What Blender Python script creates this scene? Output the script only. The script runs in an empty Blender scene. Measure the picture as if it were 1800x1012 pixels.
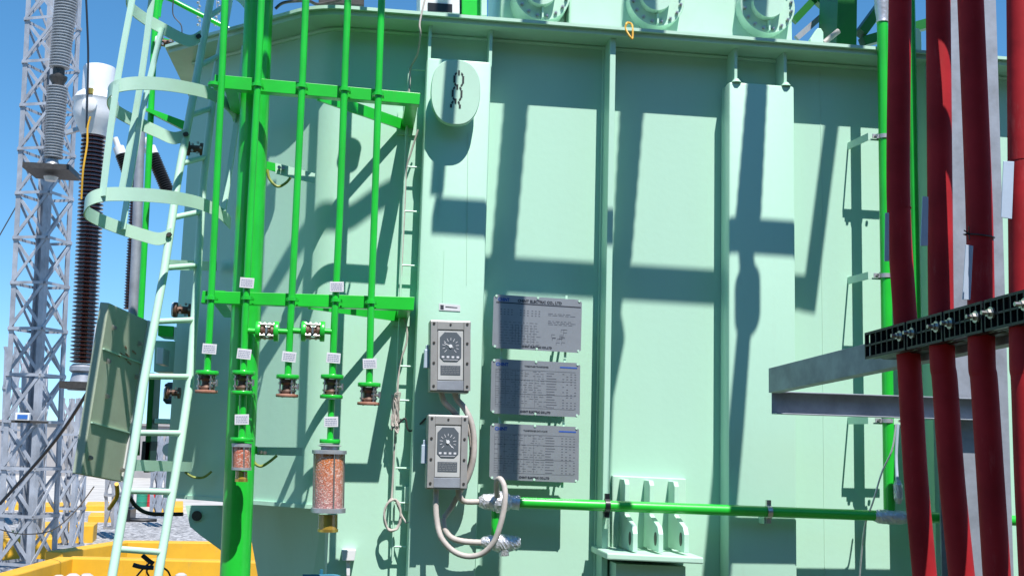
import bpy, bmesh, math, random
from mathutils import Vector, Matrix
random.seed(7)
SC = bpy.context.scene
COL = SC.collection
rad = math.radians
# ------------------------------------------------------------------ camera
EYE = 1.95; D = 5.2; FPX = 2000.0
yaw, pitch, roll = rad(7.6), rad(7.75), rad(1.6)
F = Vector((math.sin(yaw)*math.cos(pitch), math.cos(yaw)*math.cos(pitch), math.sin(pitch)))
R0 = Vector((math.cos(yaw), -math.sin(yaw), 0)); U0 = R0.cross(F)
RR = R0*math.cos(roll) + U0*math.sin(roll)
UU = U0*math.cos(roll) - R0*math.sin(roll)
CAM = Vector((0, -D, EYE))
cd = bpy.data.cameras.new('camera'); cam = bpy.data.objects.new('camera', cd); COL.objects.link(cam)
cd.sensor_width = 36; cd.lens = FPX/1800*36; cd.clip_end = 3000; cd.clip_start = .05
m3 = Matrix((RR, UU, -F)).transposed()
cam.matrix_world = Matrix.Translation(CAM) @ m3.to_4x4()
SC.camera = cam
# ------------------------------------------------------------------ light
LD = Vector((-.26, 1, -1.8))                       # direction the sunlight travels
EL = math.atan2(1.8, math.hypot(.26, 1)); AZ = math.atan2(.26, -1)   # azimuth of the sun from +Y towards +X
wd = bpy.data.worlds.new('World'); SC.world = wd; wd.use_nodes = True
nt = wd.node_tree; nt.nodes.clear()
sky = nt.nodes.new('ShaderNodeTexSky'); sky.sky_type = 'NISHITA'; sky.sun_disc = False
sky.sun_elevation = EL; sky.sun_rotation = AZ; sky.altitude = 300; sky.air_density = 1.0; sky.dust_density = .0; sky.ozone_density = 4
bg = nt.nodes.new('ShaderNodeBackground'); bg.inputs[1].default_value = .10
wo = nt.nodes.new('ShaderNodeOutputWorld')
tcn = nt.nodes.new('ShaderNodeTexCoord'); vadd = nt.nodes.new('ShaderNodeVectorMath'); vadd.operation = 'ADD'; vadd.inputs[1].default_value = (0, 0, .07); vno = nt.nodes.new('ShaderNodeVectorMath'); vno.operation = 'NORMALIZE'
nt.links.new(tcn.outputs['Generated'], vadd.inputs[0]); nt.links.new(vadd.outputs[0], vno.inputs[0]); nt.links.new(vno.outputs[0], sky.inputs['Vector'])
hs = nt.nodes.new('ShaderNodeHueSaturation'); hs.inputs['Saturation'].default_value = 1.22; hs.inputs['Value'].default_value = 1.27; hs.inputs['Hue'].default_value = .492; nt.links.new(sky.outputs[0], hs.inputs['Color']); nt.links.new(hs.outputs[0], bg.inputs[0]); nt.links.new(bg.outputs[0], wo.inputs[0])
sl = bpy.data.lights.new('sun', 'SUN'); sl.energy = 5.0; sl.angle = rad(.38); sl.color = (1, .955, .92)
so = bpy.data.objects.new('sun', sl); COL.objects.link(so); so.location = (4, -12, 25)
so.rotation_euler = LD.to_track_quat('-Z', 'Y').to_euler()
SC.view_settings.view_transform = 'Standard'; SC.view_settings.look = 'None'
SC.view_settings.exposure = .54; SC.view_settings.gamma = 1
SC.cycles.max_bounces = 6; SC.cycles.diffuse_bounces = 3; SC.cycles.glossy_bounces = 3
SC.cycles.transparent_max_bounces = 8; SC.cycles.caustics_reflective = False; SC.cycles.caustics_refractive = False

# ------------------------------------------------------------------ pixel -> point helpers
def ray(px, py): return F + RR*((px-900)/FPX) + UU*((506-py)/FPX)
def W(px, py, t):                                  # on the plane y = -t (t metres in front of the tank wall)
    r = ray(px, py); return CAM + r*((D-t)/r.y)
def G(px, py, z=0):                                # on the horizontal plane z
    r = ray(px, py); return CAM + r*((z-EYE)/r.z)
def PX(p):
    v = Vector(p)-CAM; w = v.dot(F); return 900+FPX*v.dot(RR)/w, 506-FPX*v.dot(UU)/w
MR = .07
def xrow(t, base): return base+MR*(t-.6)           # the row of cables runs slightly askew
def sc(p): return (Vector(p)-CAM).dot(F)/FPX       # metres per pixel at p
def up_sun(px, py, tp, t):                         # the point t in front of the wall whose shadow falls on px,py (on plane tp)
    return W(px, py, tp) - LD*(t-tp)

# ------------------------------------------------------------------ materials
MATS = {}
def mat(name, col, rough=.5, metal=0, var=.06, vscale=3.0, bump=0.0, bscale=60, coat=0, col2=None, dirt=0, spec=None, trans=0, streak=False, ripple=0, dcol=(.25,.22,.15)):
    if name in MATS: return MATS[name]
    m = bpy.data.materials.new(name); m.use_nodes = True; MATS[name] = m
    n = m.node_tree; b = n.nodes['Principled BSDF']; L = n.links
    b.inputs['Roughness'].default_value = rough; b.inputs['Metallic'].default_value = metal
    b.inputs['Coat Weight'].default_value = coat
    if coat: b.inputs['Coat Roughness'].default_value = .12
    if spec is not None: b.inputs['Specular IOR Level'].default_value = spec
    if trans: b.inputs['Transmission Weight'].default_value = trans
    g = n.nodes.new('ShaderNodeNewGeometry')
    mp = n.nodes.new('ShaderNodeMapping'); L.new(g.outputs['Position'], mp.inputs['Vector'])
    if streak: mp.inputs['Scale'].default_value = (1, 1, .12)
    nz = n.nodes.new('ShaderNodeTexNoise'); nz.inputs['Scale'].default_value = vscale; nz.inputs['Detail'].default_value = 6; nz.inputs['Roughness'].default_value = .6
    L.new(mp.outputs[0], nz.inputs['Vector'])
    mx = n.nodes.new('ShaderNodeMix'); mx.data_type = 'RGBA'
    a = col if col2 is None else col
    c2 = col2 if col2 else tuple(max(0, c*(1-2*var)) for c in col)
    mr = n.nodes.new('ShaderNodeMapRange'); mr.inputs[1].default_value = .35; mr.inputs[2].default_value = .68
    L.new(nz.outputs[0], mr.inputs[0]); L.new(mr.outputs[0], mx.inputs[0])
    mx.inputs[6].default_value = (*a, 1); mx.inputs[7].default_value = (*c2, 1)
    out = mx.outputs[2]
    if dirt:
        n2 = n.nodes.new('ShaderNodeTexNoise'); n2.inputs['Scale'].default_value = 9; n2.inputs['Detail'].default_value = 9; n2.inputs['Roughness'].default_value = .75
        m2 = n.nodes.new('ShaderNodeMapping'); m2.inputs['Scale'].default_value = (1.6, 1.6, .35); L.new(g.outputs['Position'], m2.inputs['Vector']); L.new(m2.outputs[0], n2.inputs['Vector'])
        r2 = n.nodes.new('ShaderNodeMapRange'); r2.inputs[1].default_value = .58; r2.inputs[2].default_value = .8; r2.inputs[4].default_value = dirt
        L.new(n2.outputs[0], r2.inputs[0])
        x2 = n.nodes.new('ShaderNodeMix'); x2.data_type = 'RGBA'; L.new(r2.outputs[0], x2.inputs[0]); L.new(out, x2.inputs[6]); x2.inputs[7].default_value = (*dcol, 1)
        out = x2.outputs[2]
    L.new(out, b.inputs['Base Color'])
    r3 = n.nodes.new('ShaderNodeMapRange'); r3.inputs[3].default_value = max(.03, rough-.07); r3.inputs[4].default_value = min(1, rough+.1)
    L.new(nz.outputs[0], r3.inputs[0]); L.new(r3.outputs[0], b.inputs['Roughness'])
    if bump:
        nb = n.nodes.new('ShaderNodeTexNoise'); nb.inputs['Scale'].default_value = bscale; nb.inputs['Detail'].default_value = 3
        L.new(g.outputs['Position'], nb.inputs['Vector'])
        bp = n.nodes.new('ShaderNodeBump'); bp.inputs['Strength'].default_value = bump; bp.inputs['Distance'].default_value = .004
        L.new(nb.outputs[0], bp.inputs['Height']); L.new(bp.outputs[0], b.inputs['Normal'])
        if ripple:
            nr = n.nodes.new('ShaderNodeTexNoise'); nr.inputs['Scale'].default_value = 2.6; nr.inputs['Detail'].default_value = 2; L.new(mp.outputs[0], nr.inputs['Vector'])
            b2 = n.nodes.new('ShaderNodeBump'); b2.inputs['Strength'].default_value = ripple; b2.inputs['Distance'].default_value = .02
            L.new(nr.outputs[0], b2.inputs['Height']); L.new(b2.outputs[0], bp.inputs['Normal'])
    return m
MINT = mat('mint_paint', (.45, .715, .56), .42, var=.03, vscale=1.6, bump=.12, bscale=35, dirt=.13, streak=True, ripple=.5)
MINT2 = mat('mint_steel_paint', (.49, .73, .58), .4, var=.04, vscale=5, bump=.08, dirt=.2)
DGREEN = mat('darkened_green', (.012, .16, .02), .35, var=.1)  # green darkened in its colour for the shade on the steel frame
OLIVE = mat('cabinet_back_paint', (.46, .53, .40), .5, var=.10, vscale=3, bump=.1, dirt=.5)
GREEN = mat('green_paint', (.018, .56, .04), .33, dirt=.12, var=.10, vscale=5, bump=.06, coat=.3)
GALV = mat('galvanised_steel', (.50, .52, .54), .45, metal=.55, var=.16, vscale=14, bump=.12, dirt=.2)
GALVD = mat('galvanised_dull', (.35, .38, .43), .55, metal=.35, var=.15, vscale=10, bump=.1, dirt=.35)
TOWER = mat('tower_galvanised', (.44, .47, .52), .55, metal=.15, var=.2, vscale=4)
STEEL = mat('bolt_steel', (.62, .6, .56), .3, metal=.9, var=.15, vscale=60)
ALU = mat('brushed_plate', (.50, .54, .58), .36, metal=.65, var=.1, vscale=9, bump=.03, bscale=300)
GBOX = mat('gauge_case', (.42, .415, .40), .42, metal=.35, var=.08, vscale=20, dirt=.25)
GFACE = mat('gauge_face', (.50, .51, .50), .5, var=.06, vscale=20)
BLACK = mat('black_plastic', (.012, .014, .018), .35, var=.2, vscale=30)
INK = mat('printed_ink', (.03, .035, .05), .6)
PINK = mat('etched_print', (.13, .14, .17), .5, metal=.3)
TAGINK = mat('tag_ink', (.20, .23, .36), .6)
INKB = mat('blue_ink', (.03, .10, .42), .5)
WHITE = mat('white_paint', (.74, .75, .76), .4, var=.04, vscale=4, dirt=.15)
TAGW = mat('white_tag', (.68, .68, .71), .45, var=.05, vscale=30)
TAGB = mat('pale_tag', (.50, .60, .72), .4, metal=.2, var=.06, vscale=20, dirt=.2)
RED = mat('red_cable_sheath', (.42, .016, .022), .68, var=.18, vscale=5, bump=.2, bscale=25, dirt=.3, dcol=(.55,.22,.2), spec=.2)
BROWN = mat('brown_porcelain', (.055, .018, .012), .18, var=.2, vscale=10, coat=.6)
GREYI = mat('grey_insulator', (.40, .43, .46), .4, var=.1, vscale=10)
DARKM = mat('dark_metal', (.07, .065, .06), .5, metal=.3, var=.2, vscale=30)
RUST = mat('rusty_flange', (.42, .22, .15), .65, var=.3, vscale=40, col2=(.30, .12, .07))
VALVE = mat('valve_body', (.17, .09, .06), .5, metal=.2, var=.3, vscale=40)
YEL = mat('yellow_paint', (.74, .40, .02), .55, var=.10, vscale=2, bump=.2, bscale=15, dirt=.65)
HOSE = mat('hose_sheath', (.52, .47, .43), .55, var=.12, vscale=25, dirt=.3)
FOIL = mat('foil_wrap', (.70, .71, .74), .35, metal=.55, var=.12, vscale=30, bump=.5, bscale=60)
AMBER = mat('amber_oil_cup', (.62, .40, .07), .12, var=.15, vscale=20, coat=.8, trans=.35)
BRASS = mat('brass', (.65, .45, .10), .3, metal=.8, var=.1)
YGW = mat('earth_wire', (.28, .33, .05), .5, var=.3, vscale=30)
CONC = mat('pale_concrete', (.50, .48, .44), .85, var=.15, vscale=1.2, bump=.2, bscale=8, dirt=.3)
WALLG = mat('far_wall', (.36, .34, .33), .85, var=.12, vscale=.8, bump=.2, bscale=4, dirt=.2)
CHAIN = mat('stencil_paint', (.02, .03, .03), .6)
BLUEP = mat('blue_panel', (.04, .16, .5), .4)
REDP = mat('red_part', (.55, .03, .04), .4)
ORANGE = mat('shackle_yellow', (.75, .42, .05), .45)
SOCK = mat('dial_black', (.11, .13, .15), .35, coat=.4)
# gel beads: voronoi cells of orange over pale pink
def gel_mat(name, zt, zb, ctop, cbot):
    m = bpy.data.materials.new(name); m.use_nodes = True; n = m.node_tree; b = n.nodes['Principled BSDF']; L = n.links
    g = n.nodes.new('ShaderNodeNewGeometry'); v = n.nodes.new('ShaderNodeTexVoronoi'); v.inputs['Scale'].default_value = 190
    L.new(g.outputs['Position'], v.inputs['Vector'])
    sp = n.nodes.new('ShaderNodeSeparateXYZ'); L.new(g.outputs['Position'], sp.inputs[0])
    mr = n.nodes.new('ShaderNodeMapRange'); mr.inputs[1].default_value = zb; mr.inputs[2].default_value = zt; L.new(sp.outputs[2], mr.inputs[0])
    mx = n.nodes.new('ShaderNodeMix'); mx.data_type = 'RGBA'; L.new(mr.outputs[0], mx.inputs[0]); mx.inputs[6].default_value = (*cbot, 1); mx.inputs[7].default_value = (*ctop, 1)
    s2 = n.nodes.new('ShaderNodeSeparateColor'); L.new(v.outputs['Color'], s2.inputs[0])
    m2 = n.nodes.new('ShaderNodeMapRange'); m2.inputs[1].default_value = .55; m2.inputs[2].default_value = 1; m2.inputs[4].default_value = .6; L.new(s2.outputs[0], m2.inputs[0])
    x2 = n.nodes.new('ShaderNodeMix'); x2.data_type = 'RGBA'; L.new(m2.outputs[0], x2.inputs[0]); L.new(mx.outputs[2], x2.inputs[6]); x2.inputs[7].default_value = (.85, .74, .66, 1)
    m3_ = n.nodes.new('ShaderNodeMapRange'); m3_.inputs[1].default_value = 0; m3_.inputs[2].default_value = .35; m3_.inputs[3].default_value = .45; m3_.inputs[4].default_value = 0; L.new(s2.outputs[1], m3_.inputs[0])
    x3 = n.nodes.new('ShaderNodeMix'); x3.data_type = 'RGBA'; L.new(m3_.outputs[0], x3.inputs[0]); L.new(x2.outputs[2], x3.inputs[6]); x3.inputs[7].default_value = (.25, .06, .03, 1)
    L.new(x3.outputs[2], b.inputs['Base Color']); b.inputs['Roughness'].default_value = .35; b.inputs['Coat Weight'].default_value = 1; b.inputs['Coat Roughness'].default_value = .04
    bp = n.nodes.new('ShaderNodeBump'); bp.inputs['Strength'].default_value = .7; bp.inputs['Distance'].default_value = .003; bp.invert = True
    L.new(v.outputs['Distance'], bp.inputs['Height']); L.new(bp.outputs[0], b.inputs['Normal'])
    return m
def gravel_mat():
    m = bpy.data.materials.new('gravel'); m.use_nodes = True; n = m.node_tree; b = n.nodes['Principled BSDF']; L = n.links
    g = n.nodes.new('ShaderNodeNewGeometry'); v = n.nodes.new('ShaderNodeTexVoronoi'); v.inputs['Scale'].default_value = 16
    L.new(g.outputs['Position'], v.inputs['Vector']); s2 = n.nodes.new('ShaderNodeSeparateColor'); L.new(v.outputs['Color'], s2.inputs[0])
    cr = n.nodes.new('ShaderNodeValToRGB'); e = cr.color_ramp.elements; e[0].color = (.12, .12, .125, 1); e[1].color = (.5, .5, .5, 1); e[0].position = 0
    L.new(s2.outputs[0], cr.inputs[0]); L.new(cr.outputs[0], b.inputs['Base Color']); b.inputs['Roughness'].default_value = .9
    bp = n.nodes.new('ShaderNodeBump'); bp.inputs['Strength'].default_value = 1; bp.inputs['Distance'].default_value = .04; bp.invert = True
    L.new(v.outputs['Distance'], bp.inputs['Height']); L.new(bp.outputs[0], b.inputs['Normal'])
    return m

# ------------------------------------------------------------------ object helpers
ORG = {}
def tag(o, label=None, cat=None, group=None, kind=None):
    if label: o['label'] = label
    if cat: o['category'] = cat
    if group: o['group'] = group
    if kind: o['kind'] = kind
    return o
def thing(name, loc, label, cat, group=None):
    o = bpy.data.objects.new(name, None); COL.objects.link(o); o.location = loc; o.empty_display_size = .1
    ORG[o] = Vector(loc); return tag(o, label, cat, group)
class MB:
    def __init__(s): s.v = []; s.f = []
    def add(s, vs, fs):
        k = len(s.v); s.v += [Vector(p) for p in vs]; s.f += [tuple(i+k for i in f) for f in fs]; return s
    def hexa(s, a, b):                             # a: 4 front pts (loop), b: 4 back pts
        return s.add(list(a)+list(b), [(0,1,2,3), (7,6,5,4), (0,4,5,1), (1,5,6,2), (2,6,7,3), (3,7,4,0)])
    def prism(s, pts, off):
        n = len(pts); off = Vector(off); p2 = [Vector(p)+off for p in pts]
        return s.add(list(pts)+p2, [tuple(range(n)), tuple(range(2*n-1, n-1, -1))] + [(i, i+n, (i+1) % n+n, (i+1) % n) for i in range(n)])
    def box(s, lo, hi):
        x0, y0, z0 = lo; x1, y1, z1 = hi
        return s.hexa([(x0,y0,z0), (x1,y0,z0), (x1,y0,z1), (x0,y0,z1)], [(x0,y1,z0), (x1,y1,z0), (x1,y1,z1), (x0,y1,z1)])
    def quadbox(s, q, t0, t1):                     # q: four image points on the front plane t1; extruded back to t0
        a = [W(x, y, t1) for x, y in q]; return s.hexa(a, [Vector((p.x, -t0, p.z)) for p in a])
    def bar(s, a, b, w, h, up=(0,0,1)):            # box bar from a to b
        a = Vector(a); b = Vector(b); d = (b-a).normalized(); up = Vector(up)
        sd = d.cross(up)
        if sd.length < 1e-4: sd = d.cross(Vector((1,0,0)))
        sd.normalize(); u = sd.cross(d).normalized()
        c = [-sd*w/2-u*h/2, sd*w/2-u*h/2, sd*w/2+u*h/2, -sd*w/2+u*h/2]
        return s.hexa([a+k for k in c], [b+k for k in c])
    def angle(s, a, b, w, th, side, up):           # L section: two flat legs
        a = Vector(a); b = Vector(b); side = Vector(side).normalized(); up = Vector(up).normalized()
        s.hexa([a, a+side*w, a+side*w+up*th, a+up*th], [b, b+side*w, b+side*w+up*th, b+up*th])
        s.hexa([a+up*th, a+side*th+up*th, a+side*th+up*w, a+up*w], [b+up*th, b+side*th+up*th, b+side*th+up*w, b+up*w])
        return s
    def tube(s, pts, r, n=12, caps=True):
        pts = [Vector(p) for p in pts]; m = len(pts); rs = r if isinstance(r, (list, tuple)) else [r]*m
        t0 = (pts[1]-pts[0]).normalized(); x = t0.cross(Vector((0,0,1)))
        if x.length < .05: x = t0.cross(Vector((0,1,0)))
        x.normalize(); vs = []; fs = []
        for i in range(m):
            t = (pts[min(i+1, m-1)]-pts[max(i-1, 0)]).normalized()
            x = (x - t*x.dot(t)).normalized(); y = t.cross(x)
            for k in range(n):
                a = 2*math.pi*k/n; vs.append(pts[i]+(x*math.cos(a)+y*math.sin(a))*rs[i])
        for i in range(m-1):
            for k in range(n): fs.append((i*n+k, i*n+(k+1) % n, (i+1)*n+(k+1) % n, (i+1)*n+k))
        if caps: fs += [tuple(range(n-1, -1, -1)), tuple(range((m-1)*n, m*n))]
        return s.add(vs, fs)
    def rev(s, rows, n=20):                        # rows of (centre Vector, radius): horizontal rings
        return s.lathe([(c, r) for c, r in rows], Vector((1,0,0)), Vector((0,1,0)), n)
    def lathe(s, rows, ex, ey, n=20):
        vs = []; fs = []; m = len(rows)
        for c, r in rows:
            for k in range(n):
                a = 2*math.pi*k/n; vs.append(Vector(c)+(ex*math.cos(a)+ey*math.sin(a))*r)
        for i in range(m-1):
            for k in range(n): fs.append((i*n+k, i*n+(k+1) % n, (i+1)*n+(k+1) % n, (i+1)*n+k))
        fs += [tuple(range(n-1, -1, -1)), tuple(range((m-1)*n, m*n))]
        return s.add(vs, fs)
    def cyl(s, a, b, r, n=16): return s.tube([a, b], r, n)
    def build(s, name, m, parent=None, smooth=False, bevel=0, loc=None):
        if parent is not None: o0 = ORG[parent]
        elif loc is not None: o0 = Vector(loc)
        else:
            o0 = Vector((sum(p.x for p in s.v)/len(s.v), sum(p.y for p in s.v)/len(s.v), min(p.z for p in s.v)))
        me = bpy.data.meshes.new(name); me.from_pydata([p-o0 for p in s.v], [], s.f); me.update()
        bm = bmesh.new(); bm.from_mesh(me); bmesh.ops.recalc_face_normals(bm, faces=bm.faces)
        if bevel: bmesh.ops.bevel(bm, geom=[e for e in bm.edges if len(e.link_faces) == 2 and e.calc_face_angle(0) > .6], offset=bevel, segments=2, affect='EDGES', profile=.5)
        bm.to_mesh(me); bm.free()
        if smooth:
            for p in me.polygons: p.use_smooth = True
            me.set_sharp_from_angle(angle=rad(38))
        o = bpy.data.objects.new(name, me); COL.objects.link(o); me.materials.append(m)
        ORG[o] = o0
        if parent is None: o.location = o0
        else: o.parent = parent
        return o
def rev_px(rows, t, n=20):                         # rows (x, y, r_px)
    return [(W(x, y, t), r*sc(W(x, y, t))) for x, y, r in rows]
def lerp(a, b, f): return a+(b-a)*f
def smooth_path(pts, n=6):
    pts = [Vector(p) for p in pts]; out = []
    for i in range(len(pts)-1):
        p0 = pts[max(i-1, 0)]; p1 = pts[i]; p2 = pts[i+1]; p3 = pts[min(i+2, len(pts)-1)]
        for k in range(n):
            f = k/n
            out.append(.5*((2*p1)+(p2-p0)*f+(2*p0-5*p1+4*p2-p3)*f*f+(3*p1-p0-3*p2+p3)*f**3))
    out.append(pts[-1]); return out
def P(lst, t): return [W(x, y, t) if len(q) == 0 else W(x, y, q[0]) for x, y, *q in lst]
def text(name, body, loc, size, m, parent, right=Vector((1,0,0)), upv=Vector((0,0,1)), bold=0, width=None):
    cu = bpy.data.curves.new(name, 'FONT'); cu.body = body; cu.size = size; cu.extrude = .0006; cu.offset = bold; cu.resolution_u = 2
    tmp = bpy.data.objects.new(name, cu); COL.objects.link(tmp); bpy.context.view_layer.update()
    me = bpy.data.meshes.new_from_object(tmp.evaluated_get(bpy.context.evaluated_depsgraph_get())); bpy.data.objects.remove(tmp)
    xs = [v.co.x for v in me.vertices]; s = 1 if not width or not xs else width/(max(xs)-min(xs))
    nrm = right.cross(upv); o0 = ORG[parent]
    for v in me.vertices:
        c = v.co; v.co = Vector(loc)+right*(c.x*s)+upv*c.y+nrm*(c.z+.0008) - o0
    me.materials.clear(); me.materials.append(m)
    o = bpy.data.objects.new(name, me); COL.objects.link(o); o.parent = parent; ORG[o] = o0
    return o

# ================================================================== SETTING
bm_ = MB(); bm_.add([(-400,-60,0), (400,-60,0), (400,600,0), (-400,600,0)], [(0,1,2,3)])
tag(bm_.build('gravel_ground', gravel_mat(), loc=(0,0,0)), kind='structure')
b = MB(); b.add([(-9,-14,.004), (9,-14,.004), (9,7,.004), (-9,7,.004)], [(0,1,2,3)])
tag(b.build('bounce_cut_sheet', mat('bounce_cut_dark', (.065,.08,.035), .8, var=.2, vscale=6, bump=.3, bscale=20), loc=(0,0,0)), kind='structure')  # unseen dark sheet, added to cut ground bounce onto the tank
b = MB(); b.add([(-60,24,.006), (30,24,.006), (30,46.5,.006), (-60,46.5,.006)], [(0,1,2,3)])
tag(b.build('concrete_road', CONC, loc=(0,0,0)), kind='structure')
b = MB(); b.box((-45,47,-.1), (30,47.3,2.25)); b.box((-45,46.9,2.25), (30,47.4,2.36))
for i in range(16): b.box((-44.5+i*4.6,46.88,-.1), (-44.1+i*4.6,46.998,2.25))
tag(b.build('boundary_wall', WALLG, bevel=.01), 'long low grey boundary wall on the horizon behind the lattice tower', 'wall')

# ================================================================== TRANSFORMER TANK
XB = W(566, 400, 0).x
ca = rad(47); cdir = Vector((-math.sin(ca), math.cos(ca), 0)); cnor = Vector((-math.cos(ca), -math.sin(ca), 0))
r_ = ray(322, 400); A_ = Vector((XB,0,0))
# intersection of the ray with the chamfer plane
s_ = (A_-CAM).dot(cnor)/r_.dot(cnor); CE = CAM+r_*s_; CL = (Vector((CE.x, CE.y, 0))-A_).length
FT = W(1150, 55, .165).z; FB = FT-.036; XR = 3.6
ZB = .35; TK = 3.2
tank = thing('transformer', (1.2, 0, .2), 'huge mint green transformer tank with ribs, overhanging top rim and shadows across its wall', 'transformer')
Q = .13
zc = W(450, 884, 0).z - .0
z_ledge = zc
def arc_plan(off, x_end):                          # plan outline of the wall, moved out by off, with a rounded bend
    r = .16; pts = [Vector((x_end, -off, 0))]
    for i in range(9):
        a = ca*i/8
        # rounded corner centred inside
        cx = XB + r*math.tan(ca/2); cy = r
        pts.append(Vector((cx-(r+off)*math.sin(a), cy-(r+off)*math.cos(a), 0)))
    e = A_+cdir*CL+cnor*off
    pts.append(e)
    pts.append(Vector((e.x-.0, TK, 0)))
    return pts
def loft(pl, z0, z1):
    b = MB(); vs = [Vector((p.x, p.y, z0)) for p in pl]+[Vector((p.x, p.y, z1)) for p in pl]; n = len(pl)
    b.add(vs, [(i, i+1, i+1+n, i+n) for i in range(n-1)]); return b
pl = arc_plan(0, XR)
# upper wall (whole length), lower main wall
up = loft(pl, z_ledge, FB); up.build('tank_wall', MINT, tank, smooth=True)
XJ = W(577, 950, 0).x
b = MB(); b.box((XJ, 0, ZB), (XR, .3, z_ledge)); b.build('lower_wall', MINT, tank)
# undercut lower body left of the main wall: set back under a ledge
b = MB(); rec = .48
p0 = Vector((XJ, .02, 0)); p1 = A_+cdir*.1-cnor*rec; p1 = Vector((XJ-.03, .3, 0)); p2 = A_+cdir*(CL-.02)-cnor*rec
low = [Vector((p0.x, p0.y, z_ledge)), Vector((p1.x, p1.y, z_ledge)), Vector((p2.x, p2.y, z_ledge))]
lo2 = [Vector((p0.x, p0.y, ZB)), Vector((p1.x+.05, p1.y+.4, ZB)), Vector((p2.x+.30, p2.y-.12, ZB+.1))]
b.add(low+lo2, [(0,1,4,3), (1,2,5,4)])
q2 = Vector((p2.x+.02, TK, z_ledge)); q3 = Vector((p2.x+.30, TK, ZB+.1)); b.add([low[2], q2, q3, lo2[2]], [(0,1,2,3)])
b.build('undercut_base', MINT, tank)
b = MB(); e = [Vector((p.x, p.y, z_ledge)) for p in arc_plan(.012, XJ)]; e2 = [Vector((p.x, p.y, z_ledge)) for p in arc_plan(-.5, XJ)]
n = len(e); b.add(e+e2+[p-Vector((0,0,.018)) for p in e]+[p-Vector((0,0,.018)) for p in e2],
  [(i, i+1, n+i+1, n+i) for i in range(n-1)]+[(2*n+i, 2*n+i+1, 3*n+i+1, 3*n+i) for i in range(n-1)]+[(i, i+1, 2*n+i+1, 2*n+i) for i in range(n-1)]+[(0, n, 3*n, 2*n)])
b.build('ledge', MINT, tank)
# rim flange
fp = arc_plan(.165, XR); fi = arc_plan(-.25, XR); fu = arc_plan(.187, XR)
fp = [Vector((p.x, p.y, 0)) for p in fp]; n = len(fp)
b = MB(); vs = []
FM = FT-.015
for z in (FB, FM-.001):
    vs += [Vector((p.x, p.y, z)) for p in fp]
    vs += [Vector((p.x, p.y, z)) for p in fi]
fs = []
for i in range(n-1):
    fs += [(i, i+1, n+i+1, n+i), (2*n+i, 2*n+i+1, 3*n+i+1, 3*n+i), (i, i+1, 2*n+i+1, 2*n+i)]
b.add(vs, fs); b.build('rim_flange', MINT2, tank)
b = MB(); vs = []
for z in (FM, FT):
    vs += [Vector((p.x, p.y, z)) for p in fu]
    vs += [Vector((p.x, p.y, z)) for p in fi]
b.add(vs, fs); b.build('cover_flange', MINT2, tank)
b = MB(); vs = [Vector((p.x, p.y, FT-.012)) for p in fi]; vs += [Vector((XR, TK, FT-.012))]; b.add(vs, [tuple(range(len(vs)))]); b.build('tank_cover', MINT2, tank)
b = MB()                                            # weld bead beneath the rim
b.tube([Vector((p.x, p.y, FB-.008)) for p in arc_plan(.006, XR)], .011, 6)
b.build('weld_bead', MINT, tank, smooth=True)
# ribs
def rib(px_top, py_top, px_bot, w_px):
    a = W(px_top, py_top, Q).x; c = W(px_bot, 1000, Q).x; w = w_px*.00254
    x = (a+c)/2
    b = MB(); b.box((x-w/2, -Q, ZB), (x+w/2, 0, FB)); b.build('stiffener', MINT, tank, bevel=.003)
    b = MB(); b.tube([(x-w/2-.002, -.004, ZB), (x-w/2-.002, -.004, FB)], .008, 6); b.tube([(x+w/2+.002, -.004, ZB), (x+w/2+.002, -.004, FB)], .008, 6)
    b.build('weld_seam', MINT, tank, smooth=True)
rib(1075, 100, 1065, 11)
def pxz(x, y, t): return W(x, y, t).z
def boxrib(xl0, xr0, ytop, name, ztop_box):
    x0 = W(xl0, 500, Q).x; x1 = W(xr0, 500, Q).x
    b = MB(); b.box((x0, -Q, ZB), (x1, 0, ztop_box)); b.build(name, MINT, tank, bevel=.014, smooth=True)
    return x0, x1
zb1 = pxz(800, 104, Q)
bx = boxrib(735, 852, 104, 'box_stiffener', zb1)
for xx in (bx[0]+.004, bx[1]-.012):
    b = MB(); b.box((xx, -Q+.012, zb1-.02), (xx+.014, -.0, FB)); b.build('gusset', MINT, tank)
zb2 = pxz(1340, 147, Q)
bx2 = boxrib(1281, 1399, 147, 'box_stiffener', zb2)
for px_ in (1295, 1382):
    xx = W(px_, 120, Q).x
    b = MB(); b.box((xx-.007, -Q+.012, zb2-.02), (xx+.007, -.0, FB)); b.build('gusset', MINT, tank)
    b = MB(); b.lathe([(Vector((xx, -Q+.006, zb2-.003)), .024), (Vector((xx, -Q+.006, zb2+.014)), .012)], Vector((1,0,0)), Vector((0,1,0)), 10); b.build('weld_lump', MINT, tank, smooth=True)
b = MB(); x = W(1640, 500, Q).x; b.box((x-.014, -Q, ZB), (x+.014, 0, FB)); b.build('stiffener', MINT, tank)
b = MB(); x = W(2080, 500, Q).x; b.box((x-.014, -Q, ZB), (x+.014, 0, FB)); b.build('stiffener', MINT, tank)
# thin plate seams on the walls
for px_ in (1445,):
    x = W(px_, 500, 0).x; b = MB(); b.box((x-.0015, -.002, ZB), (x+.0015, .01, FB)); b.build('plate_seam', MINT2, tank)
for px_, tt in ((792, Q), (806, Q), (1401, .0)):
    pass
b = MB()
for px_, y0, y1 in ((773, 300, 385), (781, 440, 530), (823, 235, 500)):
    a = W(px_, y0, Q+.001); c = W(px_-3, y1, Q+.001); b.bar(a, c, .0022, .0022)
b.build('run_mark', MINT2, tank)
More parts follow.
